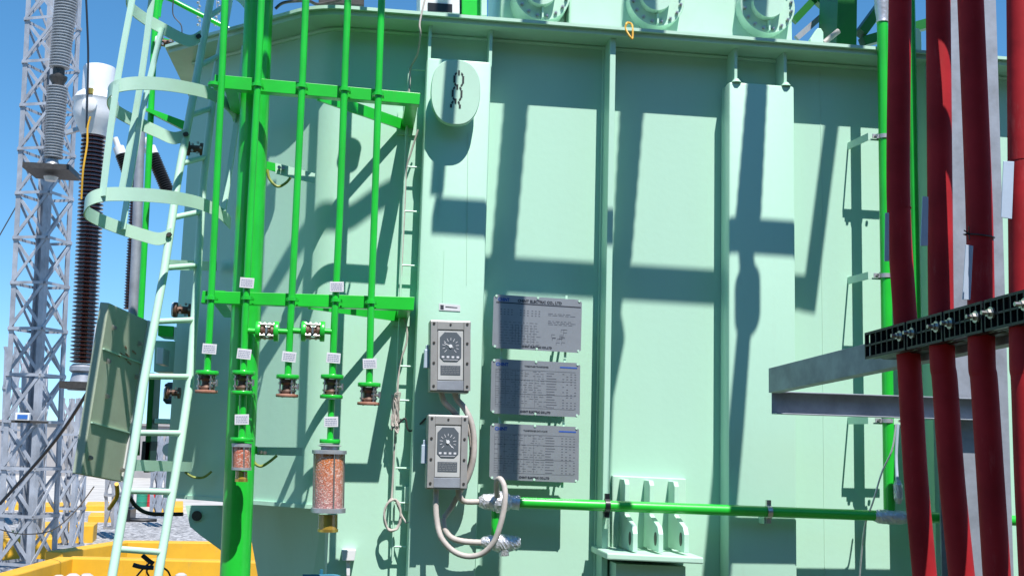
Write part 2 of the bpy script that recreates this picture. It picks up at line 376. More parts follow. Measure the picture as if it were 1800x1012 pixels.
# lower jacking shelf with three fins
b = MB(); b.quadbox([(1067, 983), (1237, 991), (1237, 979), (1067, 971)], 0, .34); 
shelf = b.build('shelf', MINT2, tank, bevel=.006)
zs = max(v.co.z for v in shelf.data.vertices)+ORG[shelf].z
b = MB(); b.quadbox([(1083, 1040), (1205, 1044), (1205, 995), (1083, 990)], 0, .25); b.build('shelf_web', MINT2, tank)
b = MB(); b.quadbox([(1076, 975), (1206, 980), (1206, 841), (1076, 835)], 0, .025); b.build('backing_plate', MINT2, tank, bevel=.004)
for i in range(3):
    x = W(1097+i*43.5, 900, .12).x
    ztop = pxz(1100+i*43, 842+i*2, .12); zk = pxz(1100, 903, .12); zk2 = pxz(1110, 925, .3)
    prof = [(x, -.024, ztop), (x, -.11, ztop), (x, -.13, ztop-.02), (x, -.13, zk), (x, -.27, zk2), (x, -.29, zk2-.03), (x, -.29, zs), (x, -.024, zs)]
    b = MB(); b.prism(prof, (.022, 0, 0)); f_ = b.build('fin', MINT2, tank, bevel=.003)
    b = MB(); c = Vector((x-.001, -.24, (zk2+zs)/2)); b.lathe([(c, .020), (c+Vector((-.0015,0,0)), .019)], Vector((0,1,0)), Vector((0,0,1.5)), 16); b.build('fin_hole', DARKM, f_, smooth=True)
# lower left lug plate with its hole, base corner
b = MB(); lt = -.20
pp = P([(326,888),(392,888),(400,975),(352,940),(334,925)], -.42); b.prism(pp, (.01,.03,0)); lug = b.build('lug_plate', MINT2, tank)
c = W(346, 906, -.41); b = MB(); b.lathe([(c, .024), (c+Vector((0,-.004,0)), .023)], Vector((1,0,0)), Vector((0,0,1)), 18); b.build('lug_hole', DARKM, lug, smooth=True)
# round bollard (lifting trunnion) with chain stencil
tc = W(801, 162, .225); s = sc(tc)
b = MB(); ex = Vector((1,0,0)); ez = Vector((0,0,1.38))
rr = 43.5*s
def sup(f, y):
    o = []
    for k in range(64):
        a = 2*math.pi*k/64; ca_, sa_ = math.cos(a), math.sin(a); e_ = .80
        o.append(tc+Vector((math.copysign(abs(ca_)**e_, ca_)*rr*f, y, math.copysign(abs(sa_)**(e_ if sa_ > 0 else .92), sa_)*rr*1.36*f)))
    return o
R4 = [sup(.985,.035), sup(1,.03), sup(1,.004), sup(.975,0)]; vs = sum(R4, []); fs = [(i_*64+k, i_*64+(k+1) % 64, (i_+1)*64+(k+1) % 64, (i_+1)*64+k) for i_ in range(3) for k in range(64)]
fs += [tuple(range(63,-1,-1)), tuple(range(192,256))]; b.add(vs, fs)
tr = b.build('trunnion', MINT2, tank, smooth=True)
b = MB(); b.lathe([(tc+Vector((0,.033,0)), rr*.80), (tc+Vector((0,.1,0)), rr*.80)], ex, ez, 36); b.build('trunnion_post', MINT2, tank, smooth=True)
b = MB(); 
def arc_seg(cx, cz, rx, rz, a0, a1, w=.006, y=-.2265):
    pts = []
    for i in range(7):
        a = rad(a0+(a1-a0)*i/6); pts.append((cx+rx*math.cos(a), cz+rz*math.sin(a)))
    vs = []; 
    for (x, z) in pts:
        dx, dz = x-cx, z-cz; l = math.hypot(dx, dz); k = w/2/l
        vs += [Vector((x+dx*k, y, z+dz*k)), Vector((x-dx*k, y, z-dz*k))]
    b.add(vs, [(2*i, 2*i+1, 2*i+3, 2*i+2) for i in range(6)])
for j in range(3):
    cc = W(806.5-j*3, 140+j*25, .226)
    for a0, a1 in ((35, 62), (118, 145), (215, 242), (-62, -35)):
        if j == 2 and a0 in (215, -62): continue
        arc_seg(cc.x, cc.z, .0215, .034, a0, a1, .009)
    for sx in (-1, 1): b.box((cc.x+sx*.020-.0045, -.2268, cc.z-.017 if j < 2 else cc.z), (cc.x+sx*.020+.0045, -.226, cc.z+.017))
    b.box((cc.x-.004, -.2268, cc.z+.020), (cc.x+.004, -.226, cc.z+.043))
b.build('chain_stencil', CHAIN, tr)
# upper cable box with bolted round covers
yb = .0; zt0 = FT-.012
cbx0 = W(884, 20, 0).x; cbx1 = W(1396, 40, 0).x
b = MB(); b.box((W(1000,20,-.02).x, .02, zt0), (cbx1, .7, FT+.55)); b.build('cable_box', MINT2, tank, bevel=.012)
b = MB(); b.box((cbx0, .10, zt0), (W(1000,20,-.02).x-.002, .7, FT+.55)); b.build('cable_box', MINT2, tank, bevel=.012)
bolt_me = None
for cx_, cy_ in ((952,-8), (1152,2), (1346,14)):
    c = W(cx_, cy_, .02); rr = 50*sc(c)
    if cx_ < 1000: pass
    b = MB(); yf = -.045
    b.lathe([(Vector((c.x, .11, c.z)), rr), (Vector((c.x, yf, c.z)), rr), (Vector((c.x, yf-.004, c.z)), rr*.985)], Vector((1,0,0)), Vector((0,0,1)), 48)
    cov = b.build('round_cover', MINT2, tank, smooth=True)
    b = MB(); b.lathe([(Vector((c.x-.012, yf-.004, c.z)), rr*.55), (Vector((c.x-.012, yf-.05, c.z)), rr*.55)], Vector((1,0,0)), Vector((0,0,1)), 40); b.build('hub', MINT2, cov, smooth=True)
    b = MB(); b.box((c.x-.004, yf-.03, c.z-rr*.96), (c.x+.004, yf-.003, c.z-rr*.56)); b.build('web', MINT2, cov)
    for k in range(16):
        a = 2*math.pi*(k+.5)/16; p = Vector((c.x+rr*.86*math.cos(a), yf-.004, c.z+rr*.86*math.sin(a)))
        b = MB(); b.lathe([(p, .0085), (p+Vector((0,-.010,0)), .0085)], Vector((1,0,0)), Vector((0,0,1)), 6)
        b.lathe([(p+Vector((0,-.010,0)), .0045), (p+Vector((0,-.018,0)), .0045)], Vector((1,0,0)), Vector((0,0,1)), 8)
        b.build('bolt', STEEL, cov)
# rounded lifting lugs on the cover
for px_, w_ in ((1433, 26), (1605, 26)):
    a = W(px_-w_/2, 75, .0); s = sc(a); b = MB()
    x0 = a.x; x1 = x0+w_*s; z1 = pxz(px_, 52, .0)
    b.prism([(x0+.01, -.02, zt0), (x1, -.02, zt0), (x1, -.02, z1-.02), (x1-.012, -.02, z1), (x1-.05*.6, -.02, z1), (x0+.005, -.02, z1-.06)], (0, .03, 0)); b.build('lifting_eye', MINT2, tank, bevel=.003)

# yellow shackle at the rim
c = W(1107, 52, .185)
b = MB(); b.tube(smooth_path([c+Vector((-.018,0,.02)), c+Vector((-.02,0,-.0)), c+Vector((0,-.01,-.04)), c+Vector((.012,-.005,-.045)), c+Vector((.014,0,.0)), c+Vector((.010,.01,.03)), c+Vector((-.01,.01,.035)), c+Vector((-.018,0,.02))]), .005, 8)
tag(b.build('lifting_shackle', ORANGE, smooth=True), 'small yellow shackle hanging on the tank rim between two bolted covers', 'shackle')

# ================================================================== GREEN COLUMN, BEAMS, PIPES
TB = .41; TP = .465
colp = [W(458, -60, .25), W(411, 1060, .25)]
b = MB(); a, c = colp; dv = (c-a)/(c.z-a.z); c2 = a+dv*(.1-a.z); a2 = a+dv*(4.9-a.z)
b.tube([a2, c2], .062, 28)
big = b.build('pipe_column', GREEN, smooth=True); tag(big, 'thickest green pipe column standing in front of the tank corner', 'pipe')

def beam(q, lab):
    t = thing('pipe_beam', W(q[0][0], q[0][1], TB), lab, 'beam', 'green beams that carry the narrow pipes')
    b = MB(); b.quadbox(q, TB-.006, TB); b.build('web', GREEN, t, bevel=.0015)
    # lower flange of the channel going back
    bl = W(*q[3], TB); br = W(*q[2], TB)
    b = MB(); z0 = bl.z; b.hexa([bl+Vector((0,.006,0)), br+Vector((0,.006,0)), br+Vector((0,.006,.006)), bl+Vector((0,.006,.006))], [bl+Vector((0,.045,0)), br+Vector((0,.045,0)), br+Vector((0,.045,.006)), bl+Vector((0,.045,.006))]); b.build('flange', GREEN, t)
    tl = W(*q[0], TB); trr = W(*q[1], TB)
    # arm back to the wall at the right end
    b = MB(); e = br+Vector((-.032, .0, .028)); b.bar(e+Vector((0,.012,0)), Vector((e.x, .0, e.z)), .055, .05); b.build('arm', GREEN, t, bevel=.002)
    # brace
    mz = (br.z+bl.z)/2
    f = .50; s0 = bl.lerp(br, f); b = MB(); b.bar(s0+Vector((0,.05,.02)), Vector((br.x-.03, .004, br.z+.015)), .012, .05); b.build('brace', GREEN, t)
    b = MB(); b.box((br.x-.08, -.012, br.z-.03), (br.x+.005, 0, br.z+.08)); b.build('foot_plate', MINT2, t)
    s1 = W((q[0][0]*.85+q[1][0]*.15), q[0][1], TB)
    b = MB(); s2 = bl.lerp(br, .08); b.bar(s2+Vector((0,.01,.03)), s2+Vector((-.02, .62, .03)), .05, .05); b.build('arm', GREEN, t)
    return t
beam([(378,131), (739,164), (737,184), (375,154)], 'upper green beam clamped across the narrow pipes')
beam([(356,511), (729,522), (727,545), (353,532)], 'lower green beam clamped across the narrow pipes')

def ubolt(par, px_, py_, t, r):
    c = W(px_, py_, t); b = MB(); n = 14
    b.lathe([(c+Vector((0,0,-.007)), r+.006), (c+Vector((0,0,.007)), r+.006)], Vector((1,0,0)), Vector((0,1,0)), n)
    b.bar(c+Vector((r+.004,0,0)), c+Vector((r+.006,.045,0)), .008, .008); b.bar(c+Vector((-r-.004,0,0)), c+Vector((-r-.006,.045,0)), .008, .008)
    b.build('clamp', DARKM if False else GREEN, par, smooth=True)
def flange(par, c, r, th, m=GREEN, axis='z', name='flange', lumps=True):
    b = MB()
    if axis == 'z': ex, ey, ax = Vector((1,0,0)), Vector((0,1,0)), Vector((0,0,1))
    else: ex, ey, ax = Vector((0,1,0)), Vector((0,0,1)), Vector((1,0,0))
    b.lathe([(c-ax*th/2, r*.97), (c-ax*th*.35, r), (c+ax*th*.35, r), (c+ax*th/2, r*.97)], ex, ey, 24)
    return b.build(name, m, par, smooth=True)
def valve(par, c, L, r, axis='z'):                  # wafer valve body with through-bolts and handle
    if axis == 'z': ex, ey, ax = Vector((1,0,0)), Vector((0,1,0)), Vector((0,0,1))
    else: ex, ey, ax = Vector((0,1,0)), Vector((0,0,1)), Vector((1,0,0))
    b = MB(); b.lathe([(c-ax*L/2, r*.60), (c-ax*L*.3, r*.62), (c-ax*L*.12, r*.42), (c+ax*L*.12, r*.42), (c+ax*L*.3, r*.62), (c+ax*L/2, r*.60)], ex, ey, 20)
    v = b.build('valve_body', VALVE, par, smooth=True)
    for k in range(4):
        a = rad(35+90*k); o = (ex*math.cos(a)+ey*math.sin(a))*r*.78
        b = MB(); b.tube([c+o-ax*(L/2+.012), c+o+ax*(L/2+.012)], .0038, 8)
        for sgn in (-1, 1):
            b.lathe([(c+o+ax*sgn*(L/2+.010), .0085), (c+o+ax*sgn*(L/2-.001), .0085)], ex, ey, 6)
            b.lathe([(c+o+ax*sgn*(L/2-.012), .0078), (c+o+ax*sgn*(L/2-.020), .0078)], ex, ey, 6)
        b.build('stud', STEEL, v)
    b = MB(); s0 = c+Vector((0,-r*.35,0)) if axis != 'z' else c+Vector((r*.3,-r*.3,0))
    s1 = s0+(Vector((.0,-.03,.0)) if axis != 'z' else Vector((.03,-.015,0)))
    b.tube([s0, s1], .006, 8); b.tube([s1+Vector((0,0,-.012)), s1+Vector((0,0,.014))], .005, 8); b.build('handle', STEEL, v, smooth=True)
    return v
def tagplate(par, px_, py_, t, w=24.5, h=18, rows=4, name='tag', dark=None):
    c = W(px_, py_, t); s = sc(c); b = MB(); tilt = random.uniform(-.09, .07)
    hw, hh = w/2*s, h/2*s; rx = Vector((math.cos(tilt), 0, math.sin(tilt))); uz = Vector((-math.sin(tilt), 0, math.cos(tilt)))
    q = [c-rx*hw-uz*hh, c+rx*hw-uz*hh, c+rx*hw+uz*hh, c-rx*hw+uz*hh]
    b.hexa(q, [p+Vector((0,.003,0)) for p in q]); tg = b.build(name, TAGW, par, bevel=.0008)
    b = MB()
    for i in range(rows):
        z = (.55-1.1*i/max(1, rows-1))*hh; x = -hw*.8
        while x < hw*.75:
            l = random.uniform(.12, .35)*hw; l = min(l, hw*.8-x)
            p = c+rx*x+uz*z+Vector((0,-.0006,0)); hz = hh*.065
            b.add([p-uz*hz, p+rx*l-uz*hz, p+rx*l+uz*hz, p+uz*hz], [(0,1,2,3)]); x += l+hw*.07
    b.build('lettering', dark or TAGINK, tg)
    return tg
PR = 6.4
PIPES = [
 ('leftmost narrow green pipe on the beams, ending in a rusty valve beside the ladder', [(398,-60),(391,110),(378,380),(367,600),(364,655)], 368, 613, (376,148), (370,524)),
 ('narrow green pipe in front of the thick column, leading to the small breather', [(462,-60),(455,110),(440,380),(431,560),(428,655)], 434, 497, (452,150), (434,524)),
 ('middle narrow green pipe with crossed valves to both sides and an open rusty end', [(540,-60),(533,110),(520,380),(511,560),(506,662)], 508, 627, (530,152), (513,526)),
 ('narrow green pipe leading down to the large breather full of orange gel', [(614,-60),(607,110),(597,380),(588,560),(584,662)], 592, 504, (606,158), (591,528)),
 ('rightmost narrow green pipe on the beams, ending in a rusty valve', [(673,-60),(667,110),(658,380),(652,540),(649,676)], 650, 639, (665,166), (652,531))]
pobj = []
for i, (lab, path, tx, ty, cl1, cl2) in enumerate(PIPES):
    t = thing('oil_pipe', W(*path[-1], TP), lab, 'pipe', 'narrow green pipes in front of the tank')
    a = W(*path[0], TP); c = W(*path[-1], TP); d_ = (a-c)/(a.z-c.z)
    pts = [W(x, y, TP) for x, y in path]; 
    top = pts[0]+d_*.9
    b = MB(); rr = [PR*sc(pts[0])]+[PR*.95*sc(p) for p in pts[1:]]
    b.tube([top]+pts, [rr[0]]+rr, 16); b.build('pipe', GREEN, t, smooth=True)
    ubolt(t, *cl1, TP, .016); ubolt(t, *cl2, TP, .016)
    yv = path[-1][1]; xv = path[-1][0]; s = sc(c)
    flange(t, c, 20*s, 7*s)
    xo = xv-1
    v0 = W(xo, yv+18, TP); valve(t, v0, 26*s, 19*s)
    if i in (0, 2, 4): flange(t, W(xo-.5, yv+33, TP), 19.5*s, 5*s, RUST, name='end_flange')
    else: flange(t, W(xo-.5, yv+35, TP), 20*s, 6*s)
    pobj.append(t)
    tagplate(t, tx, ty, TP+.022)
tagplate(pobj[1], 429, 622, TP+.022); tagplate(pobj[3], 586, 629, TP+.022)
# a round sight body on the rightmost pipe above the frame (its shadow falls on the wall)
c = W(678, -100, TP); b = MB(); b.lathe([(c+Vector((0,-.02,0)), .05), (c+Vector((0,.02,0)), .05)], Vector((1,0,0)), Vector((0,0,1)), 28)
b.build('sight_disc', GREEN, pobj[4], smooth=True)
# cross valves between pipes 2-3-4
def cross(x0, x1, lab, xs):
    y = 582
    t = thing('cross_valve', W((x0+x1)/2, y, TP), lab, 'valve', 'valves between the narrow pipes')
    b = MB(); s = sc(W(x0, y, TP)); b.tube([W(x0, y-1, TP), W(xs[0]-4, y, TP)], 5*s, 12); b.build('stub', GREEN, t, smooth=True)
    b = MB(); b.tube([W(xs[1]+4, y, TP), W(x1, y+1, TP)], 5*s, 12); b.build('stub', GREEN, t, smooth=True)
    c0 = W(xs[0], y, TP); c1 = W(xs[1], y+.5, TP)
    flange(t, c0, 18*s, 8*s, axis='x'); flange(t, c1, 18*s, 8*s, axis='x')
    cc = c0.lerp(c1, .5); valve(t, cc, (c1-c0).length-9*s, 18*s, 'x')
cross(436, 508, 'left cross valve joining the column pipe to the middle pipe', (454, 486))
cross(515, 584, 'right cross valve joining the middle pipe to the large breather pipe', (534, 567))
# breathers
def breather(x0, yt, rows, t, lab, gx, small):
    th_ = thing('breather', W(x0, rows['cup'][1], t), lab, 'breather', 'silica gel breathers')
    s = sc(W(x0, yt, t)); r = rows['r']
    y0, y1 = rows['glass']
    zt, zb_ = pxz(x0, y0, t), pxz(x0, y1, t)
    gm = gel_mat('gel_beads_small' if small else 'gel_beads', zt, zb_, (.62, .17, .02) if not small else (.58, .13, .06), (.50, .24, .23) if not small else (.50, .17, .10))
    b = MB(); b.rev(rev_px([(gx(y0), y0, r*.94), (gx(y1), y1, r*.94)], t), 36); b.build('gel_cylinder', gm, th_, smooth=True)
    # caps
    b = MB(); b.rev(rev_px([(gx(yt), yt, r*.55), (gx(yt+3), yt+3, r*.8), (gx(yt+5), yt+5, r*.55), (gx(y0-7), y0-7, r*.55), (gx(y0-6), y0-6, r*1.12), (gx(y0), y0, r*1.12)], t), 36); b.build('top_cap', GALV, th_, smooth=True)
    b = MB(); b.rev(rev_px([(gx(y1), y1, r*1.12), (gx(y1+8*r/27), y1+8*r/27, r*1.12)], t), 36); b.build('bottom_cap', GALV, th_, smooth=True)
    c0, c1 = rows['cup']
    b = MB(); rc = rows['rc']; b.rev(rev_px([(gx(c0), c0, rc*.93), (gx(c1-5), c1-5, rc*.95)], t), 28); b.build('oil_cup', AMBER, th_, smooth=True)
    b = MB(); b.rev(rev_px([(gx(c1-5), c1-5, rc), (gx(c1), c1, rc)], t), 28); b.build('cup_base', BRASS, th_, smooth=True)
    for k in range(4):
        a = rad(20+90*k); p = W(gx(y0), y0-2, t); q = W(gx(y1), y1+2, t); o = Vector((math.cos(a), math.sin(a), 0))*r*s*1.03
        b = MB(); b.tube([p+o, q+o], .0028, 8); b.build('tie_rod', STEEL, th_, smooth=True)
    return th_
def stem(par, pts, r, fl, tg):
    b = MB(); s = sc(W(*pts[0], TP)); b.tube([W(x, y, TP) for x, y in pts], r*s, 14); b.build('lower_pipe', GREEN, par, smooth=True)
    for x, y, rr_ in fl: flange(par, W(x, y, TP), rr_*s, 7*s)
    tagplate(par, tg[0], tg[1], TP+.024)
stem(pobj[1], [(427,694), (425,775)], 6.5, [(425,772,20)], (425,737))
stem(pobj[3], [(583,702), (580,778)], 5.5, [(580,775,18)], (582,741))
breather(425, 778, dict(r=15.5, glass=(785,821), cup=(827,846), rc=11), TP, 'small breather of red beads in front of the thick green column', lambda y: 425+(778-y)*.01, True)
breather(579, 780, dict(r=27, glass=(797,892), cup=(903,934), rc=18), TP, 'large glass breather of orange and pink beads with an amber cup', lambda y: 579-(y-797)*.02, False)

# ================================================================== GAUGES
def gauge(q, lab, needle, small_rows):
    t0 = Q; tf = .315
    o = thing('temperature_gauge', W(q[3][0], q[3][1], tf), lab, 'gauge', 'gauge boxes on the tank')
    TL, TR, BR, BL = [W(x, y, tf) for x, y in q]
    b = MB(); b.hexa([TL, TR, BR, BL], [Vector((p.x, -.20, p.z)) for p in (TL, TR, BR, BL)]); b.build('case', GBOX, o, bevel=.004)
    b = MB(); m0 = (TL+BR)/2; b.box((m0.x-.05, -.2005, m0.z-.1), (m0.x+.05, -t0, m0.z+.1)); b.build('wall_bracket', GALV, o)
    ux = TR-TL; uz = BL-TL
    def g(u, v, y=0): p = TL+ux*u+uz*v; return Vector((p.x, -tf-y, p.z))
    def rect(u0, v0, u1, v1, y0, y1, name, m, bev=.001, par=o):
        b = MB(); f = [g(u0, v0, y1), g(u1, v0, y1), g(u1, v1, y1), g(u0, v1, y1)]
        b.hexa(f, [Vector((p.x, -tf-y0, p.z)) for p in f]); return b.build(name, m, par, bevel=bev)
    rect(.015, .02, .175, .98, 0, .010, 'side_strip', GBOX); rect(.825, .02, .985, .98, 0, .010, 'side_strip', GBOX)
    rect(.178, .02, .822, .13, 0, .006, 'top_strip', GBOX); rect(.178, .845, .822, .975, 0, .005, 'terminal_cover', GALVD)
    fc = rect(.195, .15, .805, .835, 0, .005, 'face', GFACE)
    c = (.5, .36)
    b = MB(); oc = [(.24,.24), (.36,.165), (.64,.165), (.76,.24), (.76,.52), (.66,.575), (.34,.575), (.24,.52)]
    b.prism([g(u, v, .0075) for u, v in oc], (0, .0025, 0)); dl = b.build('dial', SOCK, fc, bevel=.0008)
    w_ = ux.length
    cc = g(.5, .365, .0083); R_ = w_*.205
    b = MB()
    for k in range(11):
        a = rad(225-27*k); r1 = R_; r0 = R_*(.72 if k % 2 else .62)
        b.bar(cc+Vector((r0*math.cos(a), 0, r0*math.sin(a))), cc+Vector((r1*math.cos(a), 0, r1*math.sin(a))), .0022, .0006, up=(0,1,0))
    for k in range(4): p = g(.32+.12*k, .515, .0083); b.box((p.x-.006, p.y, p.z-.004), (p.x+.005, p.y+.0006, p.z+.004))
    b.bar(g(.32, .555, .0083), g(.68, .555, .0083), .002, .0006, up=(0,1,0))
    b.build('scale_marks', TAGW, dl)
    b = MB(); a = rad(needle); v = Vector((math.cos(a), 0, math.sin(a)))
    b.bar(cc-v*R_*.35, cc+v*R_*.85, .0028, .001, up=(0,1,0)); b.lathe([(cc, .008), (cc+Vector((0,-.003,0)), .007)], Vector((1,0,0)), Vector((0,0,1)), 14); b.build('needle', WHITE, dl)
    pl_ = rect(.26, .63, .74, .765, .005, .0065, 'data_label', SOCK, par=fc)
    b = MB()
    for k in range(5):
        x = .285
        while x < .69:
            l = random.uniform(.03, .09); z = .648+.024*k; b.bar(g(x, z, .0068), g(min(.715, x+l), z, .0068), .0016, .0004, up=(0,1,0)); x += l+.02
    b.build('lettering', GBOX, pl_)
    for u in (.095, .905):
        for v in (.05, .32, .60, .92):
            p = g(u, v, .010); b = MB(); b.lathe([(p, .006), (p+Vector((0,-.003,0)), .0052)], Vector((1,0,0)), Vector((0,0,1)), 10); b.build('screw', DARKM, o, smooth=True)
    p = g(.5, .06, .006); b = MB(); b.lathe([(p, .005), (p+Vector((0,-.003,0)), .004)], Vector((1,0,0)), Vector((0,0,1)), 10); b.build('screw', DARKM, o, smooth=True)
    # side fitting on the left
    p = g(0, .52); b = MB(); b.box((p.x-.022, -tf+.03, p.z-.045), (p.x+.0, -tf+.075, p.z+.035)); b.box((p.x-.016, -tf+.035, p.z+.035), (p.x-.004, -tf+.07, p.z+.055)); b.build('side_fitting', TAGB, o, bevel=.002)
    return o
gauge([(756,562), (828,564), (824,691), (755,688)], 'upper grey gauge box with its needle near level beside the top metal plate', 155, 2)
gauge([(752.5,728), (824,730), (817,861), (749,859)], 'lower grey gauge box with its needle slanting down above looping hoses', -50, 2)
o = thing('warning_sticker', W(790, 540, Q+.002), 'small pale sticker above the upper gauge box', 'sticker')
b = MB(); b.quadbox([(772,533), (809,536), (809,547), (772,545)], Q, Q+.003); b.build('plate', TAGW, o)
b = MB(); b.quadbox([(774,535.5), (780,536), (780,544), (774,543.5)], Q+.003, Q+.0036); b.quadbox([(783,538), (804,540), (804,541.5), (783,540)], Q+.003, Q+.0036); b.build('lettering', INK, o)

# ================================================================== NAMEPLATES
def plate(q, lab, idx):
    t = .175; o = thing('nameplate', W(q[3][0], q[3][1], t), lab, 'nameplate', 'metal data plates on the tank')
    TL, TR, BR, BL = [W(x, y, t) for x, y in q]
    ux = TR-TL; uz = BL-TL
    def g(u, v, y=0): p = TL+ux*u+uz*v; return Vector((p.x, -t-y, p.z))
    b = MB(); k = .03; pts = [g(k, 0), g(1-k, 0), g(1, k*1.7), g(1, 1-k*1.7), g(1-k, 1), g(k, 1), g(0, 1-k*1.7), g(0, k*1.7)]
    b.prism(pts, (0, .003, 0)); pl_ = b.build('plate', ALU, o)
    b = MB()
    for z in (g(.5, .05).z, g(.5, .97).z+.008): b.box((g(.06, 0).x, -t+.003, z-.012), (g(.86, 0).x, -t+.02, z+.006))
    for u in (.1, .82): b.box((g(u, 0).x, -t+.02, g(0, 1.12).z), (g(u, 0).x+.01, -t+.03, g(0, -.05).z))
    for u in (.1, .82): b.box((g(u, 0).x, -t+.02, g(0, .9).z), (g(u, 0).x+.01, -.0, g(0, .86).z)); b.box((g(u, 0).x, -t+.02, g(0, .12).z), (g(u, 0).x+.01, -.0, g(0, .08).z))
    b.build('bracket', MINT2, o)
    for u, v in ((.5, .02), (.5, .975), (.97, .03), (.97, .97), (.03, .03), (.03, .97)):
        p = g(u, v, 0); b = MB(); b.lathe([(p, .006), (p+Vector((0,-.003,0)), .005)], Vector((1,0,0)), Vector((0,0,1)), 8); b.build('rivet', MINT2, o, smooth=True)
    rt = ux.normalized(); upv = (-uz).normalized()
    hh = uz.length; ww = ux.length
    if idx == 0:
        b = MB(); b.bar(g(.03, .145, .0006), g(.99, .145, .0006), .0045, .0006, up=(0,1,0)); b.build('rule', INK, pl_)
        text('logo', 'CHINT', g(.05, .115, 0), .020, INKB, pl_, rt, upv, .0008, width=ww*.13)
        text('title', 'CHINT ELECTRIC CO., LTD', g(.27, .115, 0), .017, INK, pl_, rt, upv, .0006, width=ww*.5)
    else:
        text('logo', 'CHINT', g(.05, .12, 0), .020, INKB, pl_, rt, upv, .0008, width=ww*.14)
        text('title', 'THREE-PHASE TRANSFORMER' if idx == 1 else 'TRANSFORMER DATA PLATE', g(.37, .12, 0), .010, INK, pl_, rt, upv, 0, width=ww*.27)
        b = MB(); b.bar(g(.77, .095, .0006), g(.965, .095, .0006), .006, .0006, up=(0,1,0)); b.build('blue_line', INKB, pl_)
    text('footer', 'CHINT ELECTRIC CO.,LTD', g(.33, .955, 0), .012, INK, pl_, rt, upv, .0005, width=ww*.34)
    rnd = random.Random(idx+3); b = MB()
    def dash(u0, u1, v, h=.0016): b.bar(g(u0, v, .0005), g(u1, v, .0005), h, .0004, up=(0,1,0))
    def vert(u, v0, v1, h=.0012): b.bar(g(u, v0, .0005), g(u, v1, .0005), h, .0004, up=(0,1,0))
    if idx == 0:
        for uu in (.08,.12,.16,.20,.30,.34,.38,.43,.47,.51):
            for vv in range(3): dash(uu, uu+.018, .27+.045*vv, .003)
        for vv in range(9):
            x = .08
            while x < .5: l = rnd.uniform(.015, .05); dash(x, x+l, .50+.05*vv); x += l+.02
        for k in range(8): vert(.22+.035*k, .55, .88)
        for vv in (.3, .33, .44, .47, .50):
            x = .62
            while x < .88: l = rnd.uniform(.02, .06); dash(x, x+l, vv+.0, .002); x += l+.015
        for k in range(14): u = rnd.uniform(.66, .85); v = rnd.uniform(.58, .84); dash(u, u+.04, v); vert(u, v, v+.05)
    else:
        for vv in range(16):
            x = .05
            while x < .6:
                l = rnd.uniform(.01, .05)
                if rnd.random() < .7: dash(x, x+l, .20+.042*vv, .0015)
                x += l+.018
        for vv in range(14):
            dash(.62, .62+rnd.uniform(.05, .12), .22+.048*vv, .0024)
            for k in range(4):
                if rnd.random() < .8: dash(.80+.045*k, .82+.045*k, .22+.048*vv, .0026)
        for k in range(5): vert(.05+.11*k, .19, .86, .0008)
        for vv in (.18, .36, .62, .87): dash(.05, .95, vv, .0008)
    b.build('printing', PINK, pl_)
plate([(868,517), (1023,527), (1021,620), (865,611)], 'top metal data plate with a dark line under its heading', 0)
plate([(864,630), (1020,638), (1018,734), (862,726)], 'middle metal data plate between two others right of the gauges', 1)
plate([(862,743), (1018,750), (1017,848), (860,842)], 'bottom metal data plate just above the green conduit', 2)

# ================================================================== CONDUIT, FOIL FITTINGS, HOSES
TC = .215
ct = thing('green_conduit', W(1220, 895, TC), 'horizontal green conduit running across the lower tank wall', 'conduit')
a = W(905, 882.5, TC); c = W(1540, 905.5, TC); d_ = (c-a).normalized(); s = sc(a)
b = MB(); b.tube([a, c, c+d_*1.6], 9.6*s, 20); b.build('pipe', GREEN, ct, smooth=True)
for px_, py_, m in ((1067, 888, BLACK), (1351, 899, STEEL)):
    p = W(px_, py_, TC); b = MB()
    b.lathe([(p-d_*.011, .030), (p+d_*.011, .030)], Vector((0,1,0)), Vector((0,0,1)), 22)
    b.box((p.x-.010, p.y-.006, p.z+.026), (p.x+.010, p.y+.012, p.z+.052)); b.box((p.x-.010, p.y-.006, p.z-.05), (p.x+.010, p.y+.012, p.z-.026))
    b.build('clamp', m, ct, smooth=True)
    b = MB(); b.box((p.x-.018, -Q, p.z-.06), (p.x+.018, -Q-.006, p.z+.06)) if False else b.box((p.x-.016, -TC+.012, p.z-.055), (p.x+.016, -Q+.001, p.z-.025)); b.build('clamp_foot', MINT2, ct)
def blob(rows, t, name, lab, seed, horizontal=True, grp='foil wrapped joints'):
    rnd = random.Random(seed); b = MB(); n = 26
    pts = []
    for i in range(len(rows)-1):
        for k in range(5):
            f = k/5; pts.append(tuple(lerp(rows[i][j], rows[i+1][j], f) for j in range(3)))
    pts.append(rows[-1]); vs = []; fs = []
    for (x, y, r) in pts:
        c = W(x, y, t); s = sc(c)
        for k in range(n):
            a = 2*math.pi*k/n; j = 1+rnd.uniform(-.06, .06)
            if horizontal: o = Vector((rnd.uniform(-.002, .002), math.cos(a), math.sin(a)))
            else: o = Vector((math.cos(a), math.sin(a), rnd.uniform(-.002, .002)))
            vs.append(c+Vector((o.x*(1 if not horizontal else 1), o.y*r*s*j, o.z*r*s*j)) if horizontal else c+Vector((o.x*r*s*j, o.y*r*s*j, o.z)))
    m = len(pts)
    for i in range(m-1):
        for k in range(n): fs.append((i*n+k, i*n+(k+1) % n, (i+1)*n+(k+1) % n, (i+1)*n+k))
    fs += [tuple(range(n-1, -1, -1)), tuple(range((m-1)*n, m*n))]
    b.add(vs, fs); o = b.build(name, FOIL, smooth=False); return tag(o, lab, 'pipe joint', grp)
